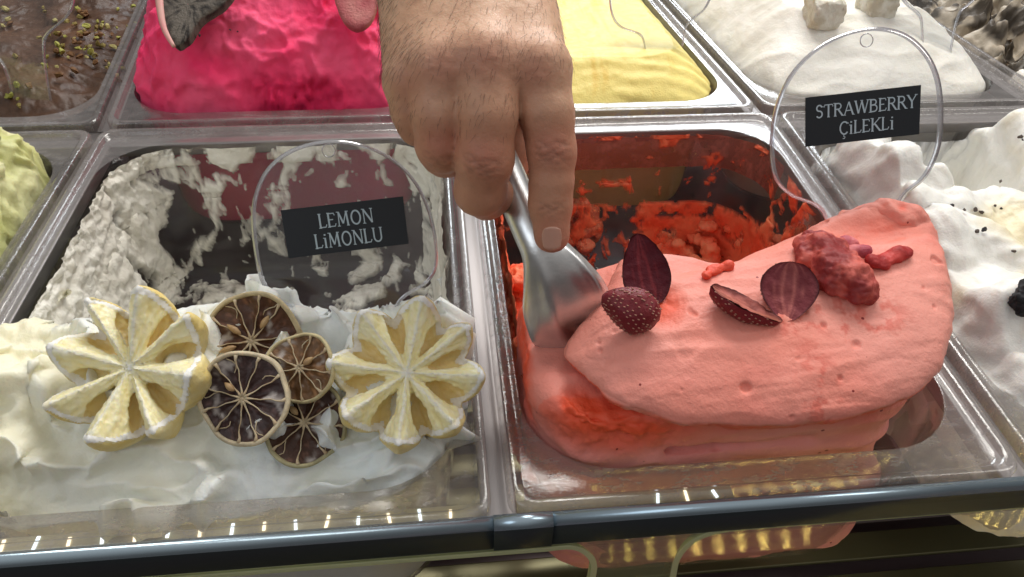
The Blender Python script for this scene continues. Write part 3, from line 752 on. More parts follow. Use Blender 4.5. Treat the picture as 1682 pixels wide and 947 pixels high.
# glyph: (advance, [(polyline, thick)], [serif (x, y)])
T_, t_ = .13, .075
GL = {
 'L': (.62, [([(.12, 0), (.12, 1)], T_), ([(.12, .04), (.5, .04), (.58, .22)], t_)], [(.12, 1), (.10, 0)]),
 'E': (.66, [([(.12, 0), (.12, 1)], T_), ([(.12, .96), (.52, .96), (.56, .80)], t_), ([(.12, .52), (.44, .52)], t_), ([(.12, .04), (.54, .04), (.60, .22)], t_)], [(.12, 1), (.10, 0)]),
 'M': (.96, [([(.14, 0), (.18, 1)], t_), ([(.18, 1), (.46, .16)], T_), ([(.46, .16), (.74, 1)], t_), ([(.74, 1), (.80, 0)], T_)], [(.14, 0), (.80, 0), (.14, 1), (.78, 1)]),
 'O': (.84, [(arc(.42, .5, .32, .48, 0, 360, 26), .115)], []),
 'N': (.84, [([(.14, 0), (.14, 1)], t_), ([(.14, 1), (.70, .02)], T_), ([(.70, 0), (.70, 1)], t_)], [(.14, 0), (.12, 1), (.70, 1)]),
 'i': (.36, [([(.18, 0), (.18, .68)], T_), ([(.18, .86), (.18, .97)], T_)], [(.18, 0), (.14, .68)]),
 'U': (.82, [([(.14, 1), (.14, .34)] + arc(.41, .34, .27, .32, 180, 360, 10) + [(.68, .34), (.68, 1)], .11)], [(.14, 1), (.68, 1)]),
 'S': (.62, [([(.52, .80)] + arc(.31, .74, .20, .23, 30, 180, 8) + arc(.31, .74, .20, .22, 180, 250, 4)[1:] + arc(.31, .27, .22, .25, 70, -150, 12), .11)], [(.53, .84)]),
 'T': (.76, [([(.38, 0), (.38, .96)], T_), ([(.04, .78), (.08, .95), (.68, .95), (.72, .78)], t_)], [(.38, 0)]),
 'R': (.74, [([(.12, 0), (.12, 1)], T_), ([(.12, .96)] + arc(.36, .74, .20, .22, 90, -90, 9) + [(.12, .52)], t_ + .02), ([(.34, .52), (.68, 0)], T_)], [(.12, 0), (.08, 1), (.70, 0)]),
 'A': (.84, [([(.08, 0), (.40, 1)], t_), ([(.40, 1), (.74, 0)], T_), ([(.20, .34), (.62, .34)], t_)], [(.08, 0), (.76, 0)]),
 'W': (1.10, [([(.06, 1), (.30, .02)], T_), ([(.30, .02), (.54, .95)], t_), ([(.54, .95), (.78, .02)], T_), ([(.78, .02), (1.02, 1)], t_)], [(.06, 1), (1.02, 1), (.54, 1)]),
 'B': (.70, [([(.12, 0), (.12, 1)], T_), ([(.12, .96)] + arc(.36, .76, .17, .20, 90, -90, 8) + [(.12, .54)], t_ + .02), ([(.12, .54)] + arc(.38, .29, .22, .25, 90, -90, 9) + [(.12, .04)], t_ + .02)], [(.08, 0), (.08, 1)]),
 'Y': (.76, [([(.06, 1), (.38, .48)], T_), ([(.38, .48), (.70, 1)], t_), ([(.38, .5), (.38, 0)], T_)], [(.06, 1), (.70, 1), (.38, 0)]),
 'C': (.74, [(arc(.42, .5, .32, .48, 42, 318, 20), .11)], [(.66, .86)]),
 'Ç': (.74, [(arc(.42, .5, .32, .48, 42, 318, 20), .11), ([(.42, .02), (.36, -.14), (.48, -.20), (.44, -.32), (.30, -.32)], .07)], [(.66, .86)]),
 'K': (.78, [([(.12, 0), (.12, 1)], T_), ([(.66, 1), (.18, .48)], t_), ([(.28, .58), (.70, 0)], T_)], [(.12, 0), (.08, 1), (.66, 1), (.72, 0)]),
}
def text_mesh(s, size, sp=.02):
    V = []; F = []; x = 0; z = 0
    def stroke(pl, w):
        nonlocal z
        pl = np.array(pl, float); T = np.gradient(pl, axis=0); T /= np.linalg.norm(T, axis=1)[:, None] + 1e-9
        N = np.column_stack([-T[:, 1], T[:, 0]]) * w / 2; b = len(V)
        for p, n in zip(pl, N):
            V.append((x + p[0] + n[0], p[1] + n[1], z)); V.append((x + p[0] - n[0], p[1] - n[1], z))
        for i in range(len(pl) - 1): F.append((b + 2 * i, b + 2 * i + 1, b + 2 * i + 3, b + 2 * i + 2))
        z += .0006
    for ch in s:
        adv, st, se = GL[ch]
        for pl, w in st:
            if len(pl) == 2: pl = [pl[0], tuple(np.mean(pl, 0)), pl[1]]
            stroke(pl, w)
        for (sx_, sy_) in se: stroke([(sx_ - .11, sy_ + .01), (sx_, sy_), (sx_ + .11, sy_ - .01)], .055)
        x += adv + sp
    V = np.array(V) * size; V[:, 0] -= x * size / 2
    return V, F

# ------------------------------------------------------------------ clear sign paddles standing in the ice cream
def paddle(outline, p0, n, thick, label, plate=None, lines=(), hole=None, group='clear acrylic flavour signs stuck in the gelato', wide=1.):
    n = np.array(n, float); n /= np.linalg.norm(n)
    t = thing('flavour_sign', label, 'sign', group)
    P = cr([onplane(a, b, p0, n) for a, b in outline], 8); m = len(P)
    off = -n * thick                               # n points to the viewer's side
    ins = P + (P.mean(0) - P) * .012
    c = P.mean(0)
    V = np.concatenate([P, P + off]); F = [tuple(range(m)), tuple(range(m, 2 * m))[::-1]]
    o = mesh('paddle', V, F, M['acrylic'], t, False)
    # bevelled polished rim that stands round the plate
    rim = np.concatenate([P + (c - P) / np.linalg.norm(c - P, axis=1)[:, None] * .0013 + n * .0002, P + (P - c) / np.linalg.norm(c - P, axis=1)[:, None] * .0005 - n * .0004,
                          P + (P - c) / np.linalg.norm(c - P, axis=1)[:, None] * .0005 + off + n * .0004, P + (c - P) / np.linalg.norm(c - P, axis=1)[:, None] * .0013 + off - n * .0002])
    mesh('polished_edge', rim, gridF(4, m, False), M['acrylic_edge'], t, True)
    if hole:
        hc = onplane(*hole, p0, n); u, v, _ = axes_from(n)
        ring = [hc + .0034 * (u * math.cos(a) + v * math.sin(a)) + n * .0003 for a in np.linspace(0, 2 * PI, 25)]
        Vr, Fr = tubeV(ring, .00028, 6); mesh('hole_rim', Vr, Fr, M['acrylic_edge'], t)
    if plate:
        q = [onplane(a, b, np.array(p0) + n * .0006, n) for a, b in plate]   # TL TR BR BL
        q = np.array(q); V = np.concatenate([q, q - n * .0004]); F = [(3, 2, 1, 0), (4, 5, 6, 7), (0, 1, 5, 4), (1, 2, 6, 5), (2, 3, 7, 6), (3, 0, 4, 7)]
        pl = mesh('name_plate', V, F, M['black_plate'], t, False)
        for s, (fx, fy), hfrac, wfrac in lines:    # centre as fractions of the plate
            Vt, Ft = text_mesh(s, 1.0)
            wid = Vt[:, 0].max() - Vt[:, 0].min()
            Vt[:, 0] -= (Vt[:, 0].max() + Vt[:, 0].min()) / 2
            ex = q[1] - q[0]; ey = q[0] - q[3]
            W3 = np.array([q[3] + ex * (fx + v[0] / wid * wfrac) + ey * (fy + v[1] * hfrac) + n * (.00025 + v[2] * .002) for v in Vt])
            mesh('lettering', W3, Ft, M['letter'], pl, False)
    return t
back = RW[:, 2]                                    # towards the camera
n_sign = back * .94 + np.array([0, -.30, -.02]); n_sign /= np.linalg.norm(n_sign)
f0 = at(1412, 395, .052)
paddle([(1368, 432), (1362, 395), (1357, 358), (1342, 338), (1300, 320), (1274, 290), (1268, 235), (1278, 170), (1308, 112), (1360, 68), (1425, 46), (1480, 52), (1520, 82), (1543, 128), (1549, 190), (1543, 245), (1522, 290), (1490, 318), (1474, 345), (1466, 385), (1458, 440)],
       f0, n_sign, .0028, 'round clear sign reading STRAWBERRY ÇiLEKLi standing in the pink gelato slab',
       [(1323, 160), (1513, 139), (1510, 220), (1323, 241)], [('STRAWBERRY', (.53, .56), .26, .88), ('ÇiLEKLi', (.53, .17), .26, .47)], (1423, 66))
f1 = (at(545, 520, .018) + at(648, 512, .018)) / 2
n_sign2 = back * .97 + np.array([0.05, -.2, 0]); n_sign2 /= np.linalg.norm(n_sign2)
paddle([(552, 575), (546, 545), (520, 520), (470, 500), (436, 474), (422, 435), (414, 370), (418, 320), (440, 275), (480, 245), (535, 231), (590, 236), (640, 258), (680, 295), (705, 345), (717, 400), (716, 440), (700, 465), (668, 485), (651, 505), (648, 535), (650, 575)],
       f1, n_sign2, .0028, 'round clear sign reading LEMON LiMONLU standing behind the dried lemon slices',
       [(461, 345), (662, 322), (671, 400), (474, 424)], [('LEMON', (.51, .54), .29, .45), ('LiMONLU', (.51, .13), .29, .56)], (540, 247))
f2 = (at(1060, 85, .022) + at(1122, 60, .022)) / 2
paddle([(1062, 95), (1058, 70), (1050, 56), (1020, 44), (1006, 25), (1002, -10), (1010, -60), (1050, -100), (1090, -105), (1140, -90), (1168, -50), (1172, -20), (1160, 12), (1140, 30), (1127, 45), (1122, 75)], f2, n_sign, .003,
       'clear sign cut off by the top edge standing in the yellow gelato', group='clear acrylic flavour signs stuck in the gelato')
f3 = (at(1514, 40, .03) + at(1563, 80, .03)) / 2
paddle([(1516, 95), (1515, 40), (1508, 22), (1485, 0), (1474, -40), (1480, -90), (1520, -130), (1560, -135), (1600, -110), (1618, -60), (1612, -15), (1592, 8), (1579, 20), (1570, 50), (1562, 90)], f3, n_sign, .003,
       'clear sign cut off by the top edge standing in the smooth white gelato')
f4 = at(60, 150, .004)
paddle([(18, 160), (10, 125), (-8, 95), (-60, 70), (-90, 20), (-80, -50), (-20, -110), (50, -105), (105, -60), (119, -5), (110, 25), (78, 55), (71, 75), (74, 115), (82, 165)], f4, back * .8 + np.array([-.1, -.6, -.1]), .003,
       'clear sign cut off by the top left corner standing in the chocolate gelato')

G_L = [bpy.data.objects['lemon_gelato']]
G_S = [bpy.data.objects[k] for k in ('upper_slab', 'lower_layer')]
# ------------------------------------------------------------------ carved lemons
M['pulp'] = icemat('lemon_pulp', rough=.30, sss=.5, rad=(1, .8, .3), bump=(260, .35, .002), fine=(1200, .1, .0005), spec=.5)
M['rind'] = PM('lemon_rind', (.78, .60, .20), .45, sss=.2, sssr=(1, .8, .3), sscale=.004, bump=(400, .5, .0012), var=(60, (.80, .72, .42), .5))
M['pith'] = PM('lemon_pith', (.84, .83, .78), .6, attr=True, sss=.25, sssr=(1, .9, .7), sscale=.004, bump=(300, .4, .0015))
def carved_lemon(c, n, R_, label, nseg, rot, seed, amp=.0125):
    t = thing('carved_lemon', label, 'lemon', 'lemon halves cut in a zigzag on the lemon gelato')
    u, v, n = axes_from(n); r = np.random.default_rng(seed); c = np.array(c); h = .00085
    jit = r.uniform(-.16, .16, nseg + 1); jit[-1] = jit[0]; hj = r.uniform(.55, 1.25, nseg); dj = r.uniform(.7, 1.3, nseg); rj = r.uniform(.94, 1.05, nseg)
    bnd = rot + (np.arange(nseg + 1) + jit) * 2 * PI / nseg         # valleys; a ridge in the middle of every segment
    a = np.arange(-R_ * 1.2, R_ * 1.2, h); az = np.arange(-R_ * .75, R_ * .62, h)
    X, Y, Z = np.meshgrid(a, a, az, indexing='ij')
    def fld(X, Y, Z):
        rho = np.hypot(X, Y) + 1e-9; th = (np.arctan2(Y, X) - bnd[0]) % (2 * PI) + bnd[0]
        k = np.clip(np.searchsorted(bnd, th, side='right') - 1, 0, nseg - 1); f = (th - bnd[k]) / (bnd[k + 1] - bnd[k])
        tri = 1 - np.abs(2 * f - 1); tri = 1 - np.sqrt((1 - tri) ** 2 + .02) + .01
        return rho, th, k, f, tri
    rho, th, k, f, tri = fld(X, Y, Z)
    Rv = R_ * (.87 + .20 * tri * rj[k])
    ds = np.sqrt(X * X + Y * Y + (Z / .92) ** 2) - Rv
    q = rho / R_
    zc = amp * q ** 1.1 * (tri * (1.15 * hj[k] + .75) - .75)
    dc = (Z - zc) * .72
    kk = .0022; hh = np.clip(.5 - .5 * (dc - ds) / kk, 0, 1); d = dc * (1 - hh) + ds * hh + kk * hh * (1 - hh)
    for i in range(nseg):                          # flesh sunk between the ridge walls, pith wall left standing outside
        for w_, s_ in ((bnd[i], 1),):
            cx_, cy_ = math.cos(w_), math.sin(w_); x1 = X * cx_ + Y * cy_; y1 = -X * cy_ + Y * cx_
            e = np.sqrt(((x1 - .56 * R_) / (.29 * R_)) ** 2 + (y1 / (.16 * R_ * (.5 + x1 / R_).clip(.4, 1.3))) ** 2 + ((Z + amp * .42) / (.0052 * dj[i])) ** 2)
            de = (1 - e) * .0045; hh = np.clip(.5 - .5 * (d - de) / .0015, 0, 1)
            d = d * (1 - hh) + de * hh + .0015 * hh * (1 - hh)
    d = np.maximum(d, -(Z + R_ * .70))
    d[0] = d[-1] = 1; d[:, 0] = d[:, -1] = 1; d[:, :, 0] = d[:, :, -1] = 1
    g = vdb.FloatGrid(background=1.0); g.copyFromArray((d / h).astype(np.float32)); V, F = g.convertToQuads(0.0)
    V = V.astype(float) * h + np.array([a[0], a[0], az[0]])
    if _flip(V, F): F = F[:, ::-1].copy()
    N = normals(V, F); x, y, z = V.T
    rho, th, k, f, tri = fld(x, y, z); Rv = R_ * (.87 + .20 * tri * rj[k]); dsv = np.sqrt(x * x + y * y + (z / .92) ** 2) - Rv
    zcv = amp * (rho / R_) ** 1.1 * (tri * (1.15 * hj[k] + .75) - .75)
    fib = fbm(np.column_stack([rho * 90, f * 7 + k * 3.1, z * 150]), 1.0, 4, .6, seed=seed)
    pb = -(.0052 - .0022 * tri) + .0016 * fbm(V, 120, 3, seed=seed + 2)
    outer = (dsv > -.0011 + .0007 * fbm(V, 200, 2, seed=3)) & ((N[:, 2] < .55) | (z < zcv - .0028))
    pithv = (dsv > pb) & ~outer
    top_ = ~outer & ~pithv
    dsp = np.where(top_, .0017 * fib + .0005 * fbm(V, 500, 2), 0) + np.where(pithv, .0014 * fbm(V, 190, 4, .6, seed=6), 0) + np.where(outer, .0010 * fbm(V, 110, 4, .6, seed=7), 0)
    V2 = V + N * dsp[:, None]
    ridge_ = np.clip(1 - np.abs(f - .5) / (.020 + .0012 / (rho + .004)), 0, 1) * (N[:, 2] > .1)
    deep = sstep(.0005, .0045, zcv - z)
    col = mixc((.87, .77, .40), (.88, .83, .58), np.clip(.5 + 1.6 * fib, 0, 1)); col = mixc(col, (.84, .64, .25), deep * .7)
    col = mixc(col, (.87, .84, .68), np.clip(ridge_ * 1.1 + .9 * np.clip(1 - rho / (.10 * R_), 0, 1), 0, 1))
    pcol = mixc((.88, .87, .83), (.86, .78, .52), sstep(.1, .5, fbm(V, 70, 3, seed=9)))
    P3 = c + V2[:, :1] * u + V2[:, 1:2] * v + V2[:, 2:3] * n
    fm = lambda m: m[F].sum(1) > 2
    fo = fm(outer); fp = fm(pithv) & ~fo; ft = ~fo & ~fp
    def sub(nm, mask, mat, cl=None):
        if not mask.any(): return
        F2 = F[mask]; us = np.unique(F2); mp = np.zeros(len(V), int); mp[us] = np.arange(len(us))
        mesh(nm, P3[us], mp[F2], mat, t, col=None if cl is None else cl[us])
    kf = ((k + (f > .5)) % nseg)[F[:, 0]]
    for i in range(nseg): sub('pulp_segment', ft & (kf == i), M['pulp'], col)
    sub('pith', fp, M['pith'], pcol); sub('rind', fo, M['rind'])
    return t
cdir = back
nl = cdir * .75 + np.array([-.10, -.05, .55])
carved_lemon(rest(212, 603, nl, .026, G_L, pct=22, nz=.014), nl, .0375, 'left carved lemon half with bright white pith tips, on the creamy mound at left', 8, .35, 4)
nl = cdir * .8 + np.array([.12, .0, .45])
carved_lemon(rest(668, 612, nl, .024, G_L, pct=22, nz=.014), nl, .0368, 'right carved lemon half with a broken pith wall, beside the pan wall', 8, .1, 9)

# ------------------------------------------------------------------ dried lemon slices
def dried_slice(c, n, R_, label, nseg, rot, seed, cpulp, crind, seeds=(), asp=1.0, squash=0.):
    t = thing('dried_lemon_slice', label, 'dried lemon', 'dried lemon slices piled between the carved lemons')
    u, v, n = axes_from(n); c = np.array(c)
    wob = lambda th: 1 + .075 * perlin(np.array([[math.cos(th) * 1.3 + seed, math.sin(th) * 1.3, .5]]))[0]
    curl = lambda th, rho: .0034 * math.sin(2 * th + seed) * rho ** 2 * (R_ / .022)
    def P(th, rho, z):
        r = R_ * rho * wob(th); return c + u * r * math.cos(th) + v * r * asp * math.sin(th) + n * (z + curl(th, rho))
    r = np.random.default_rng(seed); jit = r.uniform(-.14, .14, nseg + 1); jit[-1] = jit[0]
    bnd = rot + (np.arange(nseg + 1) + jit) * 2 * PI / nseg
    mr = PM('dried_rind', crind, .6, sss=.15, sscale=.003, bump=(500, .4, .001), var=(120, tuple(k * .55 for k in crind), .5))
    mm = PM('dried_membrane', (.62, .52, .36), .6, sss=.2, sscale=.003, bump=(600, .3, .0008), var=(160, (.38, .26, .14), .4))
    # rind ring
    ths = np.linspace(0, 2 * PI, 97)[:-1]; prof = [(.90, -.0018), (.90, .0006), (.925, .0014), (.96, .0015), (.995, .0008), (1.0, -.0006), (.985, -.0020)]
    V = np.array([[P(th, p[0], p[1] + .0004 * perlin(np.array([[th * 4, p[0] * 9, seed]]))[0]) for th in ths] for p in prof]).reshape(-1, 3)
    mesh('rind', V, gridF(len(prof), len(ths), True), mr, t)
    for s in range(nseg):
        V = []; nf, nr_ = 13, 15
        for a in range(nr_):
            rho = .08 + .84 * a / (nr_ - 1)
            for b in range(nf):
                f = b / (nf - 1); th = bnd[s] + (bnd[s + 1] - bnd[s]) * f
                e = min(1, 4 * f * (1 - f)) * min(1, (1 - a / (nr_ - 1)) * 5) * min(1, a / 3)
                V.append(P(th, rho, -.0001 - .0016 * e))
        V = np.array(V); V = V + n * (e_ := .0011 * fbm(V, 420, 4, seed=seed + s * 3))[:, None]
        col = mixc(cpulp, tuple(min(1, k * 2.6 + .02) for k in cpulp), sstep(.0, .5, fbm(V, 300, 4, seed=s + seed)))
        col = mixc(col, (.55, .50, .47), sstep(.20, .42, fbm(V, 90, 3, seed=seed * 3 + 1)) * .8)
        F = gridF(nr_, nf); 
        if _flip(V - n * .02, F): F = F[:, ::-1].copy()
        mesh('pulp_segment', V, F, M['dried'], t, col=col)
    A = Acc()
    for s in range(nseg):
        th = bnd[s]; pts = [P(th + 0.028 * math.sin(k * 1.7 + s), .05 + .87 * k / 8, .0002 + .0005 * (k in (0, 8))) for k in range(9)]
        A.add(*tubeV(pts, [.0008, .0005, .00034, .00028, .00026, .00028, .00034, .0006, .0011], 6))
        if s % 2:
            th2 = bnd[s] + .25 * (bnd[1] - bnd[0]); pts = [P(th2 + .12 * math.sin(k + s), .55 + .34 * k / 4, -.0004) for k in range(5)]
            A.add(*tubeV(pts, .00028, 5))
    A.build('membrane', mm, t)
    Vc, Fc = tubeV([P(0, 0, -.001), P(0, 0, .0007), P(0, 0, .0012)], [R_ * .12, R_ * .09, R_ * .03], 9)
    Vc += rng.normal(0, .0003, Vc.shape); mesh('core', Vc, Fc, mm, t)
    for (th, rho, ln) in seeds:
        g_ = np.array([[P(th + .0 * a, rho, .0004) for a in (0,)][0]])[0]
        d = (P(th, rho + .1, 0) - P(th, rho - .1, 0)); d /= np.linalg.norm(d)
        Vs, Fs = tubeV([g_ + d * ln * k for k in (-1, -.7, -.2, .3, .75, 1)], [.0002, .0011, .0017, .0015, .0008, .0002], 8)
        mesh('seed', Vs, Fs, M['seed'], t)
    return t
M['dried'] = PM('dried_pulp', rough=.38, attr=True, bump=(500, .5, .001), spec=.45)
M['seed'] = PM('lemon_seed', (.50, .34, .17), .45, var=(200, (.30, .17, .08), .5))
n_ = cdir * .9 + np.array([.12, 0, .25])
pD = rest(500, 694, n_, .020, G_L, pct=20)
dried_slice(pD, n_, .0205, 'lowest dried lemon slice, partly under the large front slice', 9, .4, 31, (.055, .022, .012), (.46, .42, .24), [(2.2, .4, .003)])
n_ = cdir * .9 + np.array([0, -.1, .2])
pB = rest(414, 560, n_, .024, G_L, pct=20)
dried_slice(pB, n_, .0255, 'rear dried lemon slice with two pale seeds, below the lemon sign', 10, .2, 12, (.075, .028, .013), (.60, .50, .30), [(2.6, .42, .0045), (1.0, .45, .004), (3.5, .5, .0045)])
dD = lambda p: float((p - CC) @ -RW[:, 2])
n_ = cdir * .9 + np.array([-.1, 0, .25])
dC = min(dD(pB) - .006, dD(pD) - .004)
dried_slice(dep(492, 604, dC), n_, .0182 * dC / .38, 'small light brown dried lemon slice with torn golden pulp', 9, .7, 45, (.16, .08, .032), (.62, .53, .30), [(.8, .3, .003)])
dA = dC - .007
dried_slice(dep(399, 654, dA), cdir * .93 + np.array([-.05, -.05, .15]), .0226 * dA / .366, 'large dark dried lemon slice lying in front of the other slices', 11, .1, 3, (.040, .018, .016), (.66, .56, .38), [(2.5, .38, .003)])

# ------------------------------------------------------------------ dried strawberries
M['berry_skin'] = PM('berry_skin', (.17, .012, .018), .40, sss=.1, sscale=.003, bump=(300, .6, .0015), var=(90, (.20, .015, .025), .5), spec=.4)
M['berry_cut'] = PM('berry_cut', rough=.6, attr=True, bump=(260, .7, .0015), spec=.3)
M['berry_seed'] = PM('berry_seed', (.42, .20, .14), .5)
def camv(x, y, z): v = RW @ np.array([x, y, z], float); return v / np.linalg.norm(v)
def half_berry(c, axis, face, L_, r_, depth, label, cut1, cut2, seed, nseeds=70, frost=0., dome=True):
    """half a berry: pointed at +axis, skin bulging away from the face direction, cut side towards it"""
    t = thing('dried_strawberry', label, 'strawberry', 'dried strawberry pieces on the strawberry gelato')
    a = axis / np.linalg.norm(axis); f = face - a * face.dot(a); f /= np.linalg.norm(f); s = np.cross(a, f); c = np.array(c)
    def rad(q): return r_ * (math.sin(PI * min(1, q * .95 + .02)) ** .62) * (1.12 - .45 * q)
    V = []; nq, na = 30, 26
    for i in range(nq):
        q = i / (nq - 1); R1 = rad(q) if 0 < i < nq - 1 else .0003
        for j in range(na):
            w = PI * j / (na - 1); V.append(c + a * L_ * (q - .5) + s * R1 * math.cos(w) - f * depth * R1 / r_ * math.sin(w))
    V = np.array(V); F = gridF(nq, na); N = normals(V, F)
    if ((V - c) * N).sum() < 0: F = F[:, ::-1].copy(); N = -N
    V = V + N * (.0012 * fbm(V, 110, 3, seed=seed))[:, None]
    mesh('skin', V, F, M['berry_skin'], t)
    V2 = []; nb = 21
    for i in range(nq):
        q = i / (nq - 1); R1 = rad(q) if 0 < i < nq - 1 else .0003
        for j in range(nb):
            b = -1 + 2 * j / (nb - 1); e = (1 - b * b) * math.sin(PI * q)
            V2.append(c + a * L_ * (q - .5) + s * R1 * b * 1.0 - f * (.0020 * e) + f * .0006 * abs(b) ** 6)
    V2 = np.array(V2); F2 = gridF(nq, nb); V2 = V2 + f * ((.0009 + .0014 * frost) * fbm(V2, 160, 4, seed=seed + 2))[:, None]
    bb = np.tile(np.linspace(-1, 1, nb), nq); qq = np.repeat(np.linspace(0, 1, nq), nb)
    stripe = sstep(.10, .02, np.abs(np.abs(bb) - .28 * (1 - qq * .6) - .05 * fbm(V2, 120, 2))) + .6 * sstep(.05, .0, np.abs(np.abs(bb) - .62 * (1 - .4 * qq)))
    C_ = mixc(cut1, cut2, np.clip(stripe * .9 + .25 * sstep(.5, .1, np.abs(bb)) + .25 * fbm(V2, 150, 3, seed=3), 0, 1)); C_ = mixc(C_, (.05, .006, .010), sstep(.86, .98, np.abs(bb)))
    if frost: C_ = mixc(C_, (.74, .22, .18), np.clip(sstep(.0, .3, fbm(V2, 60, 3, seed=seed)) * frost, 0, 1))
    if _flip(V2 - f * .02, F2): F2 = F2[:, ::-1].copy()
    mesh('cut_face', V2, F2, M['berry_cut'], t, col=C_)
    A = Acc()
    for k in range(nseeds):
        q = .08 + .84 * ((k * .618 + .03 * math.sin(k * 5.1)) % 1); w = PI * min(.98, max(.02, (k + .5) / nseeds + .03 * math.sin(k * 3.7))); R1 = rad(q)
        p = c + a * L_ * (q - .5) + s * R1 * math.cos(w) - f * depth * R1 / r_ * math.sin(w); nn = (p - c); nn /= np.linalg.norm(nn)
        i = np.argmin(((V - p) ** 2).sum(1)); p = V[i] + N[i] * .00012; d = a
        A.add(*tubeV([p - d * .0006, p - d * .0003, p + d * .0003, p + d * .0006], [.0001, .00034, .0003, .0001], 5))
    o = A.build('seeds', M['berry_seed'], t); o['kind'] = 'stuff'
    return t
half_berry(dep(1060, 443, hit(1060, 480, G_S) - .004), camv(.22, -.99, 0) * -1, camv(.1, .15, 1), .0365, .0135, .0045, 'upright dark maroon strawberry slice with a smooth cut face, behind the scoop side berry', (.085, .006, .014), (.19, .022, .030), 5, 40)
half_berry(dep(1036, 506, hit(1036, 512, G_S) - .009), camv(-1, .42, .05), camv(.15, .3, -1), .0295, .0120, .0105, 'rounded berry half showing seeded skin, leaning on the upright slice by the scoop', (.09, .01, .015), (.2, .03, .04), 6, 110)
half_berry(dep(1226, 499, hit(1226, 505, G_S) - .006), camv(1, -.52, .1), camv(.42, .95, .48), .0370, .0100, .0095, 'long berry half with seeded skin and striped cut top, leftmost of the middle cluster', (.16, .03, .025), (.42, .14, .09), 7, 90, frost=.35)
half_berry(dep(1296, 478, hit(1296, 485, G_S) - .007), camv(-.12, -1, .1), camv(-.1, .35, 1), .0290, .0150, .0095, 'frosted berry half facing forward, between the long half and the big broken piece', (.20, .035, .045), (.42, .12, .11), 8, 60, frost=.5)
# big broken piece coated in gelato
M['berry_chunk'] = PM('berry_chunk', rough=.5, attr=True, bump=(140, .6, .0025), spec=.4, sss=.15, sscale=.004)
def chunk(name, cells, label, cat, c1, c2, mat, seed, h=.0008, amp=.0018, group=None, sc_=110):
    P_ = np.array([c[0] for c in cells]); lo = P_.min(0) - .016; hi = P_.max(0) + .016
    g = SDF(lo, hi, h)
    for p, r in cells: g.ell(p, r if hasattr(r, '__len__') else (r, r, r), k=.004)
    V, F = g.poly(); N = normals(V, F); V = V + N * (amp * fbm(V, sc_, 4, seed=seed))[:, None]
    o = mesh(name, V, F, mat, None, col=mixc(c1, c2, sstep(-.15, .25, fbm(V, 70, 4, seed=seed + 1)))); tag(o, label, cat, group); return o
def hS(px, py, up=.003):
    h = hit(px, py, G_S); h = .41 if h is None else h
    return dep(px, py, h - up)
chunk('dried_strawberry', [(hS(1340, 395), (.007, .006, .006)), (hS(1352, 412, .006), (.012, .009, .009)), (hS(1330, 425, .003), (.008, .007, .006)), (hS(1375, 435, .007), (.012, .010, .009)), (hS(1395, 455, .006), (.011, .009, .009)), (hS(1412, 478, .004), (.009, .008, .008)), (hS(1370, 460, .003), (.009, .007, .007)), (hS(1320, 410, .002), .005)],
      'largest broken berry piece coated in red gelato, at the left foot of the sign', 'strawberry', (.28, .03, .03), (.62, .13, .10), M['berry_chunk'], 3, amp=.0042, group='dried strawberry pieces on the strawberry gelato')
chunk('dried_strawberry', [(hS(1395, 402), (.0055, .004, .004)), (hS(1412, 412), (.007, .004, .004)), (hS(1385, 395), .003)],
      'small mauve berry scrap lying between the two legs of the sign', 'strawberry', (.42, .07, .10), (.70, .20, .20), M['berry_chunk'], 4, group='dried strawberry pieces on the strawberry gelato')
chunk('dried_strawberry', [(hS(1448, 432), (.005, .004, .003)), (hS(1462, 424), (.006, .004, .003)), (hS(1482, 415), (.006, .004, .003)), (hS(1430, 428), .003)],
      'crumbly red berry scrap at the right foot of the sign', 'strawberry', (.36, .02, .02), (.62, .07, .06), M['berry_chunk'], 5, group='dried strawberry pieces on the strawberry gelato', amp=.003)
chunk('strawberry_crumb', [(hS(1176, 443), (.005, .003, .002)), (hS(1160, 452), .002), (hS(1196, 436), .0025)],
      'crumbly orange gelato scrap on the back edge of the slab', 'gelato scrap', (.72, .08, .04), (.80, .16, .10), M['berry_chunk'], 6, amp=.003)

# ------------------------------------------------------------------ toppings of the back row and the right pan
def onS(S, px, py, up=0.): p = S(px, py); return p + np.array([0, 0, up])
M['speckle'] = icemat('speckled_flesh', rough=.6, sss=.1, bump=(500, .8, .002))
def slab_piece(name, outline, p0, n, th, label, cat, cfun, mat, rind=None):
    n = np.array(n, float); n /= np.linalg.norm(n); t = thing(name, label, cat)
    P = cr([onplane(a, b, p0, n) for a, b in outline], 7, True); c = P.mean(0); rings = []
    for k, (s, z) in enumerate(((1, -th), (1.0, 0), (.97, th * .3), (.8, th * .45), (.6, th * .5), (.4, th * .5), (.2, th * .5), (.01, th * .5))): rings.append(c + (P - c) * s + n * z)
    V = np.concatenate(rings); F = gridF(len(rings), len(P), True)
    if _flip(V, F): F = F[:, ::-1].copy()
    N = normals(V, F); V = V + N * (.0010 * fbm(V, 170, 4))[:, None]
    mesh('flesh', V, F, mat, t, col=cfun(V))
    if rind:
        pts = cr([onplane(a, b, p0 + n * .001, n) for a, b in rind], 6); Vr, Fr = tubeV(pts, np.interp(np.arange(len(pts)), [0, len(pts) * .2, len(pts) - 1], [.002, .004, .0015]), 8)
        mesh('rind', Vr, Fr, PM('pink_rind', (.72, .30, .30), .5, var=(80, (.60, .42, .34), .5)), t)
    return t
q0 = S_pin(310, 50) + np.array([0, -.003, .008])
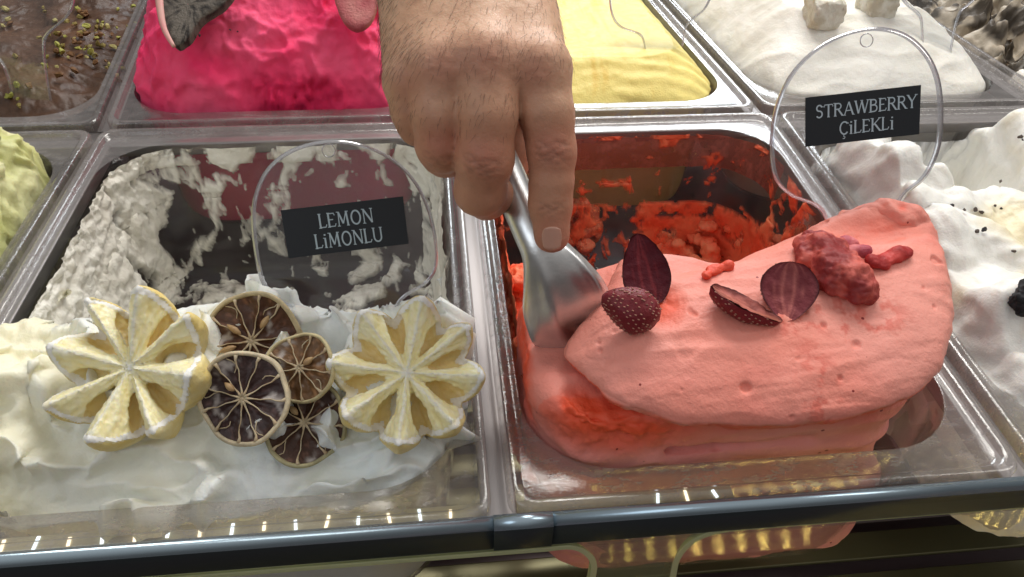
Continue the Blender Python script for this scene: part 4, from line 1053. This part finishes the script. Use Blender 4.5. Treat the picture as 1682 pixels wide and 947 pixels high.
slab_piece('dried_fruit_slice', [(266, 25), (276, 60), (291, 76), (312, 62), (330, 34), (372, 4), (390, -50), (300, -70), (262, -40)], q0, back * .8 + np.array([0, 0, .4]), .006,
           'grey speckled dried fruit wedge with a pink rind, stuck in the bright pink gelato', 'dried fruit', lambda V: mixc((.14, .12, .10), (.02, .016, .014), sstep(0, .15, fbm(V, 260, 2, seed=4))), M['speckle'], [(262, -60), (263, 0), (270, 45), (286, 76)])
q1 = S_pin(585, 20) + np.array([0, -.002, .004])
slab_piece('dried_fruit_slice', [(548, -30), (556, 20), (580, 48), (604, 40), (618, 10), (616, -40), (580, -60)], q1, back * .9 + np.array([0, 0, .3]), .004,
           'pale pink translucent fruit wedge in the pink gelato beside the hand', 'dried fruit', lambda V: mixc((.60, .24, .22), (.42, .07, .09), np.clip(.5 + 1.5 * fbm(V, 50, 3), 0, 1)), M['speckle'])
for (px, py, z, lb) in ((1352, 22, .046, 'left of two rough white coconut balls on the smooth white gelato'), (1440, 8, .046, 'right of two rough white coconut balls on the smooth white gelato')):
    p = S_whi(px, py + 12)
    p = p + np.array([0, .004, .008])
    chunk('coconut_ball', [(p, (.0215, .019, .018))], lb, 'coconut ball', (.78, .75, .66), (.62, .56, .44), M['speckle'], int(px), h=.0014, amp=.0030, sc_=140, group='coconut balls on the white gelato')
pc = onS(S_coo, 1672, 500, .004)
chunk('cookie_piece', [(pc, (.006, .004, .007)), (pc + np.array([.004, .003, .006]), .005), (pc + np.array([.001, -.006, -.002]), (.003, .004, .005))], 'jagged black cookie piece at the right edge of the frame', 'cookie piece', (.012, .012, .014), (.05, .05, .055), M['berry_cut'], 9, amp=.004, sc_=200)
def crumbs(name, pts, rr_, cols, label, cat, seed):
    A = Acc(); r = np.random.default_rng(seed); C_ = []
    for p in pts:
        d = r.normal(size=3); d[2] *= .4; d /= np.linalg.norm(d); s = rr_ * r.uniform(.5, 1.3)
        V, F = tubeV([p - d * s * 1.4, p - d * s * .6, p + d * s * .7, p + d * s * 1.3], np.array([.3, .95, .8, .25]) * s, 5); V += r.normal(0, s * .2, V.shape); A.add(V, F); C_ += [cols[r.integers(len(cols))]] * len(V)
    o = mesh(name, np.concatenate(A.V), A.F, M['berry_cut'], None, False, col=np.array(C_)); tag(o, label, cat, kind='stuff'); return o
r = np.random.default_rng(11)
pts = [onS(S_coo, *q, .001 + .003) for q in [(1590, 292), (1598, 352), (1608, 356), (1580, 352), (1640, 305), (1672, 232), (1630, 345), (1600, 388), (1605, 500), (1640, 350), (1560, 345), (1676, 236), (1665, 240), (1612, 385), (1540, 330), (1660, 420)]]
crumbs('cookie_crumbs', pts, .0013, [(.03, .028, .03), (.08, .06, .05)], 'small dark cookie crumbs dotted over the white gelato at the right', 'crumbs', 2)
pts = [onS(S_cho, r.uniform(0, 215), r.uniform(15, 180), .0035) for _ in range(30)] + [onS(S_cho, r.normal(150, 35), r.normal(65, 28), .0035) for _ in range(70)]
crumbs('nut_crumbs', pts, .0022, [(.34, .34, .08), (.25, .20, .06), (.40, .36, .14), (.16, .08, .03)], 'green nut crumbs sprinkled over the dark chocolate gelato', 'crumbs', 3)
pts = [onS(S_pin, px, py, .004) for px, py in [(380, 57), (392, 60), (494, 70), (462, 83), (575, 100), (600, 110), (330, 66)]]
crumbs('seed_crumbs', pts, .0010, [(.02, .015, .02)], 'tiny black seeds dotted over the bright pink gelato', 'crumbs', 4)

# ------------------------------------------------------------------ steel scoop
S_T = [(790, 190, 24, .384), (806, 225, 26, .381), (826, 268, 28, .3785), (848, 322, 30, .3755), (872, 372, 33, .373), (893, 410, 39, .372), (912, 450, 57, .3755), (926, 486, 71, .381), (936, 520, 73, .387), (944, 550, 68, .393), (952, 584, 44, .401)]
tt = cr([np.array(s, float) for s in S_T], 12); nT = len(tt); nU = 61
top = []; bot = []
for i, (px, py, hw, D_) in enumerate(tt):
    a = tt[min(i + 1, nT - 1), :2] - tt[max(i - 1, 0), :2]; a /= np.linalg.norm(a); perp = np.array([a[1], -a[0]])
    b = float(sstep(400, 470, py))
    rt = []; rb = []
    for u_ in np.linspace(-1, 1, nU):
        hnd = .0085 * math.sqrt(max(0, 1 - u_ * u_)) ** 1.0
        bl = .0078 * max(0, 1 - u_ * u_) ** .75 + .0016 * math.exp(-((u_ + .32) / .20) ** 2) + .0016 * math.exp(-((u_ - .84) / .12) ** 2) + .0008
        bl *= (1 - .35 * sstep(500, 580, py)); bl *= min(1, (1 - abs(u_)) * 14 + .1)
        hh = hnd * (1 - b) + bl * b
        q = np.array([px, py]) + perp * hw * u_
        rt.append(dep(q[0], q[1], D_ - hh))
        bk = (.0045 * math.sqrt(max(0, 1 - u_ * u_))) * (1 - b) + (-(bl - .0022) if abs(u_) < .97 else 0) * b
        rb.append(dep(q[0], q[1], D_ + bk))
    top.append(rt); bot.append(rb[::-1])
A3 = np.concatenate([np.array(top), np.array(bot)], 1); V = A3.reshape(-1, 3)
F = gridF(nT, A3.shape[1], True)
if _flip(V, F): F = F[:, ::-1].copy()
N = normals(V, F)
scoop = thing('ice_cream_scoop', 'worn steel scoop spade held by the hand, its blade sunk in the strawberry gelato', 'scoop')
mesh('blade', V, F, M['scoop'], scoop)
# hidden rest of the handle inside the fist
pts = [dep(797, 205, .3825), dep(770, 150, .388), dep(748, 100, .394), dep(735, 70, .398)]
Vh, Fh = tubeV(cr(pts, 6), [.0085] * 18 + [.006], 16); mesh('handle', Vh, Fh, M['scoop'], scoop)

# ------------------------------------------------------------------ hand and forearm
lo = np.array([-.085, .235, .040]); hi = np.array([.105, .52, .285])
HH = .00125
def J(px, py, d): return dep(px, py, d)
chains = {
 'index': [((884, 118), .340, .0148), ((897, 185), .340, .0122), ((906, 250), .344, .0109), ((905, 300), .347, .0098), ((904, 335), .350, .0097), ((906, 385), .3535, .0084)],
 'middle': [((802, 110), .333, .0150), ((800, 190), .333, .0133), ((796, 262), .339, .0128), ((789, 312), .350, .0117), ((800, 325), .364, .0100), ((826, 318), .376, .0088)],
 'ring': [((727, 122), .337, .0145), ((724, 185), .339, .0126), ((727, 238), .346, .0121), ((730, 252), .360, .0108), ((765, 262), .376, .009)],
 'pinky': [((676, 140), .345, .0125), ((682, 180), .348, .0110), ((690, 202), .355, .0104), ((706, 208), .369, .0092), ((735, 215), .378, .0085)],
}
pts_all = []
g = None; fings = []
base = SDF(lo, hi, HH)
def clone(): s = SDF.__new__(SDF); s.__dict__ = dict(base.__dict__); s.d = np.full(base.d.shape, 1.0, np.float32); return s
tot = None
for nm, ch in chains.items():
    s = clone()
    for (a, da, ra), (b, db, rb) in zip(ch[:-1], ch[1:]): s.cone(J(*a, da), J(*b, db), ra, rb, k=.003)
    if tot is None: tot = s.d
    else:
        h = np.clip(.5 + .5 * (tot - s.d) / .0006, 0, 1); tot = tot * (1 - h) + s.d * h - .0006 * h * (1 - h)
s = clone(); th = [((838, 10), .384, .0190), ((862, 90), .392, .0160), ((858, 180), .391, .0128), ((842, 245), .392, .0108), ((835, 285), .392, .0095)]
for (a, da, ra), (b, db, rb) in zip(th[:-1], th[1:]): s.cone(J(*a, da), J(*b, db), ra, rb, k=.004)
tot = np.minimum(tot, s.d)
s = clone()
meta = [((830, -70), .372, .0190, (878, 112), .341, .0152), ((785, -70), .366, .0205, (798, 98), .336, .0165), ((728, -70), .368, .0205, (727, 110), .339, .0158), ((688, -70), .376, .0190, (682, 128), .348, .0140)]
for a, da, ra, b, db, rb in meta: s.cone(J(*a, da), J(*b, db), ra, rb, k=.012)
for a, da, ra, b, db, rb in meta: s.cone(J(*a, da + .012), J(*b, db + .016), ra, rb * .8, k=.012)
for x_ in (700, 735, 775, 815): s.cone(J(x_, 0, .371), J(x_, 100, .352), .016, .013, k=.012)
# wrist and forearm
for x0_, x1_, r_ in ((800, 812, .0235), (755, 775, .026), (705, 735, .0235)):
    s.cone(J(x0_, -60, .377), J(x0_ + 5, -330, .415), r_ * .96, r_ * 1.12, k=.014)
h = np.clip(.5 + .5 * (tot - s.d) / .0045, 0, 1); tot = tot * (1 - h) + s.d * h - .0045 * h * (1 - h)
for (a, d_, r_) in (((884, 104), .3275, .0070), ((803, 92), .3215, .0075), ((727, 104), .326, .0070), ((680, 128), .336, .006)):
    pass
base.d = tot
for (a, d_, r_) in (((880, 106), .336, (.0105)), ((800, 90), .3295, (.0110)), ((727, 102), .3335, (.0105)), ((682, 126), .3425, (.0088))):
    base.ell(J(*a, d_), (r_ * .95, r_, r_ * .9), k=.010)
V, F = base.poly(); N = normals(V, F)
def tocam(V): q = (V - CC) @ RW; return np.column_stack([841 + 1248 * q[:, 0] / -q[:, 2], 473.5 - 1248 * q[:, 1] / -q[:, 2], -q[:, 2]])
face = np.clip(N @ RW[:, 2], 0, 1)
dsp = .0005 * fbm(V, 60, 3, seed=3) + .00022 * fbm(V, 260, 3, seed=5)
creas = np.zeros(len(V)); redd = np.zeros(len(V))
def crease(p, axis, w, half, depth, lines, wig=.0006):
    global dsp, creas
    axis = axis / np.linalg.norm(axis); d = V - p; s = d @ axis; lat = np.linalg.norm(d - s[:, None] * axis, axis=1)
    side = np.cross(axis, RW[:, 2]); x = d @ (side / np.linalg.norm(side)); m = face ** .6 * sstep(half, half * .4, np.abs(x)) * (lat < half * 2.2)
    for k, (o, a) in enumerate(lines):
        y = s - o - wig * np.sin(x * 900 + k * 2) * 1. - 28 * np.sign(o + 1e-6) * x * x * 1.0 * (abs(o) > .0005)
        gq = np.exp(-(y / w) ** 2) * m * a; dsp -= gq * depth; creas = np.maximum(creas, gq)
def JC(nm, i):
    (a, d_, r_) = chains[nm][i]; return J(*a, d_)
for nm, i, hf in (('index', 2, .0105), ('middle', 2, .012), ('ring', 2, .011)):
    p = JC(nm, i); ax = JC(nm, i + 1) - JC(nm, i - 1)
    crease(p, ax, .0006, hf, .0007, [(-.0042, .7), (-.0022, 1), (0, 1), (.0020, .9), (.0040, .6)])
    dsp += .0010 * np.exp(-(np.linalg.norm(V - (p + RW[:, 2] * .010), axis=1) / .007) ** 2)
    redd += np.exp(-(np.linalg.norm(V - (p + RW[:, 2] * .010), axis=1) / .009) ** 2)
crease(JC('index', 4), JC('index', 5) - JC('index', 3), .0005, .009, .0006, [(-.0012, .8), (.0004, 1), (.0022, .6)])
for a, d_ in (((878, 118), .326), ((800, 100), .318), ((727, 112), .323), ((680, 132), .333)):
    p = J(*a, d_); redd += .8 * np.exp(-(np.linalg.norm(V - p, axis=1) / .011) ** 2)
    W = warp(V, 90, .004, 3); dsp += -.0005 * np.exp(-(np.linalg.norm(V - p, axis=1) / .010) ** 2) * ridge(W * np.array([.6, 1, 1]), 190, 2, 3)
tipc = J(906, 398, .345); redd += .9 * np.exp(-(np.linalg.norm(V - tipc, axis=1) / .012) ** 2)
V = V + N * dsp[:, None]
c = mixc((.60, .345, .22), (.68, .43, .29), np.clip(.5 + 1.2 * fbm(V, 45, 4, seed=8), 0, 1))
c = mixc(c, (.47, .205, .125), sstep(130, 230, tocam(V)[:, 1]) * .75)  # fingers redder, their shade also painted darker into the skin
c = mixc(c, (.50, .18, .125), np.clip(redd, 0, 1) * .7); c = mixc(c, (.22, .10, .065), np.clip(creas, 0, 1) * .45)
c = mixc(c, (.33, .17, .11), sstep(.15, .45, fbm(V, 260, 3, seed=2)) * .25)
M['skin'] = PM('skin', rough=.48, attr=True, sss=.22, sssr=(1, .35, .2), sscale=.004, bump=(900, .35, .0007), fine=(260, .25, .0012), spec=.4)
M['nail'] = PM('nail', (.56, .31, .235), .30, sss=.3, sssr=(1, .4, .3), sscale=.003, spec=.5)
M['hair'] = PM('arm_hair', (.045, .028, .018), .5)
person = thing('person', 'bare hand and wrist of a person reaching in from above, index finger pressing the scoop', 'person')
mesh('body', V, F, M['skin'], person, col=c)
# fingernail
Vn = []
for v_ in np.linspace(-1, 1, 17):
    for u_ in np.linspace(-1, 1, 15):
        a_ = u_ * math.sqrt(1 - .42 * v_ * v_); b_ = v_ * math.sqrt(1 - .42 * u_ * u_)
        px = 907 + 18.0 * a_ * (1 - .06 * b_); py = 391 + 20.5 * b_
        Rn = np.interp(py, [335, 384, 420], [.0097, .0085, .0080]); dc = np.interp(py, [335, 384, 420], [.350, .3535, .3565])
        edge = max(abs(u_), abs(v_)) > .99
        fx = (px - 905.5) / 1248 * .35 / Rn
        Vn.append(dep(px, py, dc - Rn * math.sqrt(max(.05, 1 - fx * fx)) - (.0009 if not edge else -.0006) + max(0, (py - 384)) * 1.2e-5 * 1.))
Vn = np.array(Vn); Fn = gridF(17, 15)
if _flip(Vn + RW[:, 2] * -.02, Fn): Fn = Fn[:, ::-1].copy()
mesh('fingernail', Vn, Fn, M['nail'], person)
# hairs on the back of the hand, wrist and first finger joints
rh = np.random.default_rng(21); pc_ = tocam(V)
cand = np.where((face > .12) & (pc_[:, 1] > -60) & (pc_[:, 1] < 260))[0]
A = Acc(); cnt = 0
dens = fbm(V, 28, 2, seed=15)
for i in rh.permutation(cand):
    px, py = pc_[i, :2]; w = 0
    if py < 95: w = .28 + .6 * (px < 700)
    elif py < 130: w = .10 + .5 * (px < 665)
    elif 150 < py < 225 and px < 850: w = .22
    if w == 0 or rh.random() > w * (.6 + dens[i]): continue
    n_ = N[i]; d = camv(-.25 - .5 * (px < 700) + rh.normal(0, .25), -1, .1 + rh.normal(0, .1)); d = d - n_ * d.dot(n_) * .9; d /= np.linalg.norm(d)
    L_ = rh.uniform(.003, .0075) * (.7 if py > 140 else 1); cv = camv(rh.normal(0, 1), rh.normal(0, .5), 0)
    pts = [V[i] + d * L_ * q + n_ * (.0005 * math.sin(q * 2.5) + .0001) + cv * .0007 * q * q for q in (0, .33, .66, 1)]
    Vt, Ft = tubeV(pts, [.00005, .000048, .000035, .00001], 3); A.add(Vt, Ft); cnt += 1
    if cnt > 850: break
o = A.build('arm_hair', M['hair'], person); o['kind'] = 'stuff'
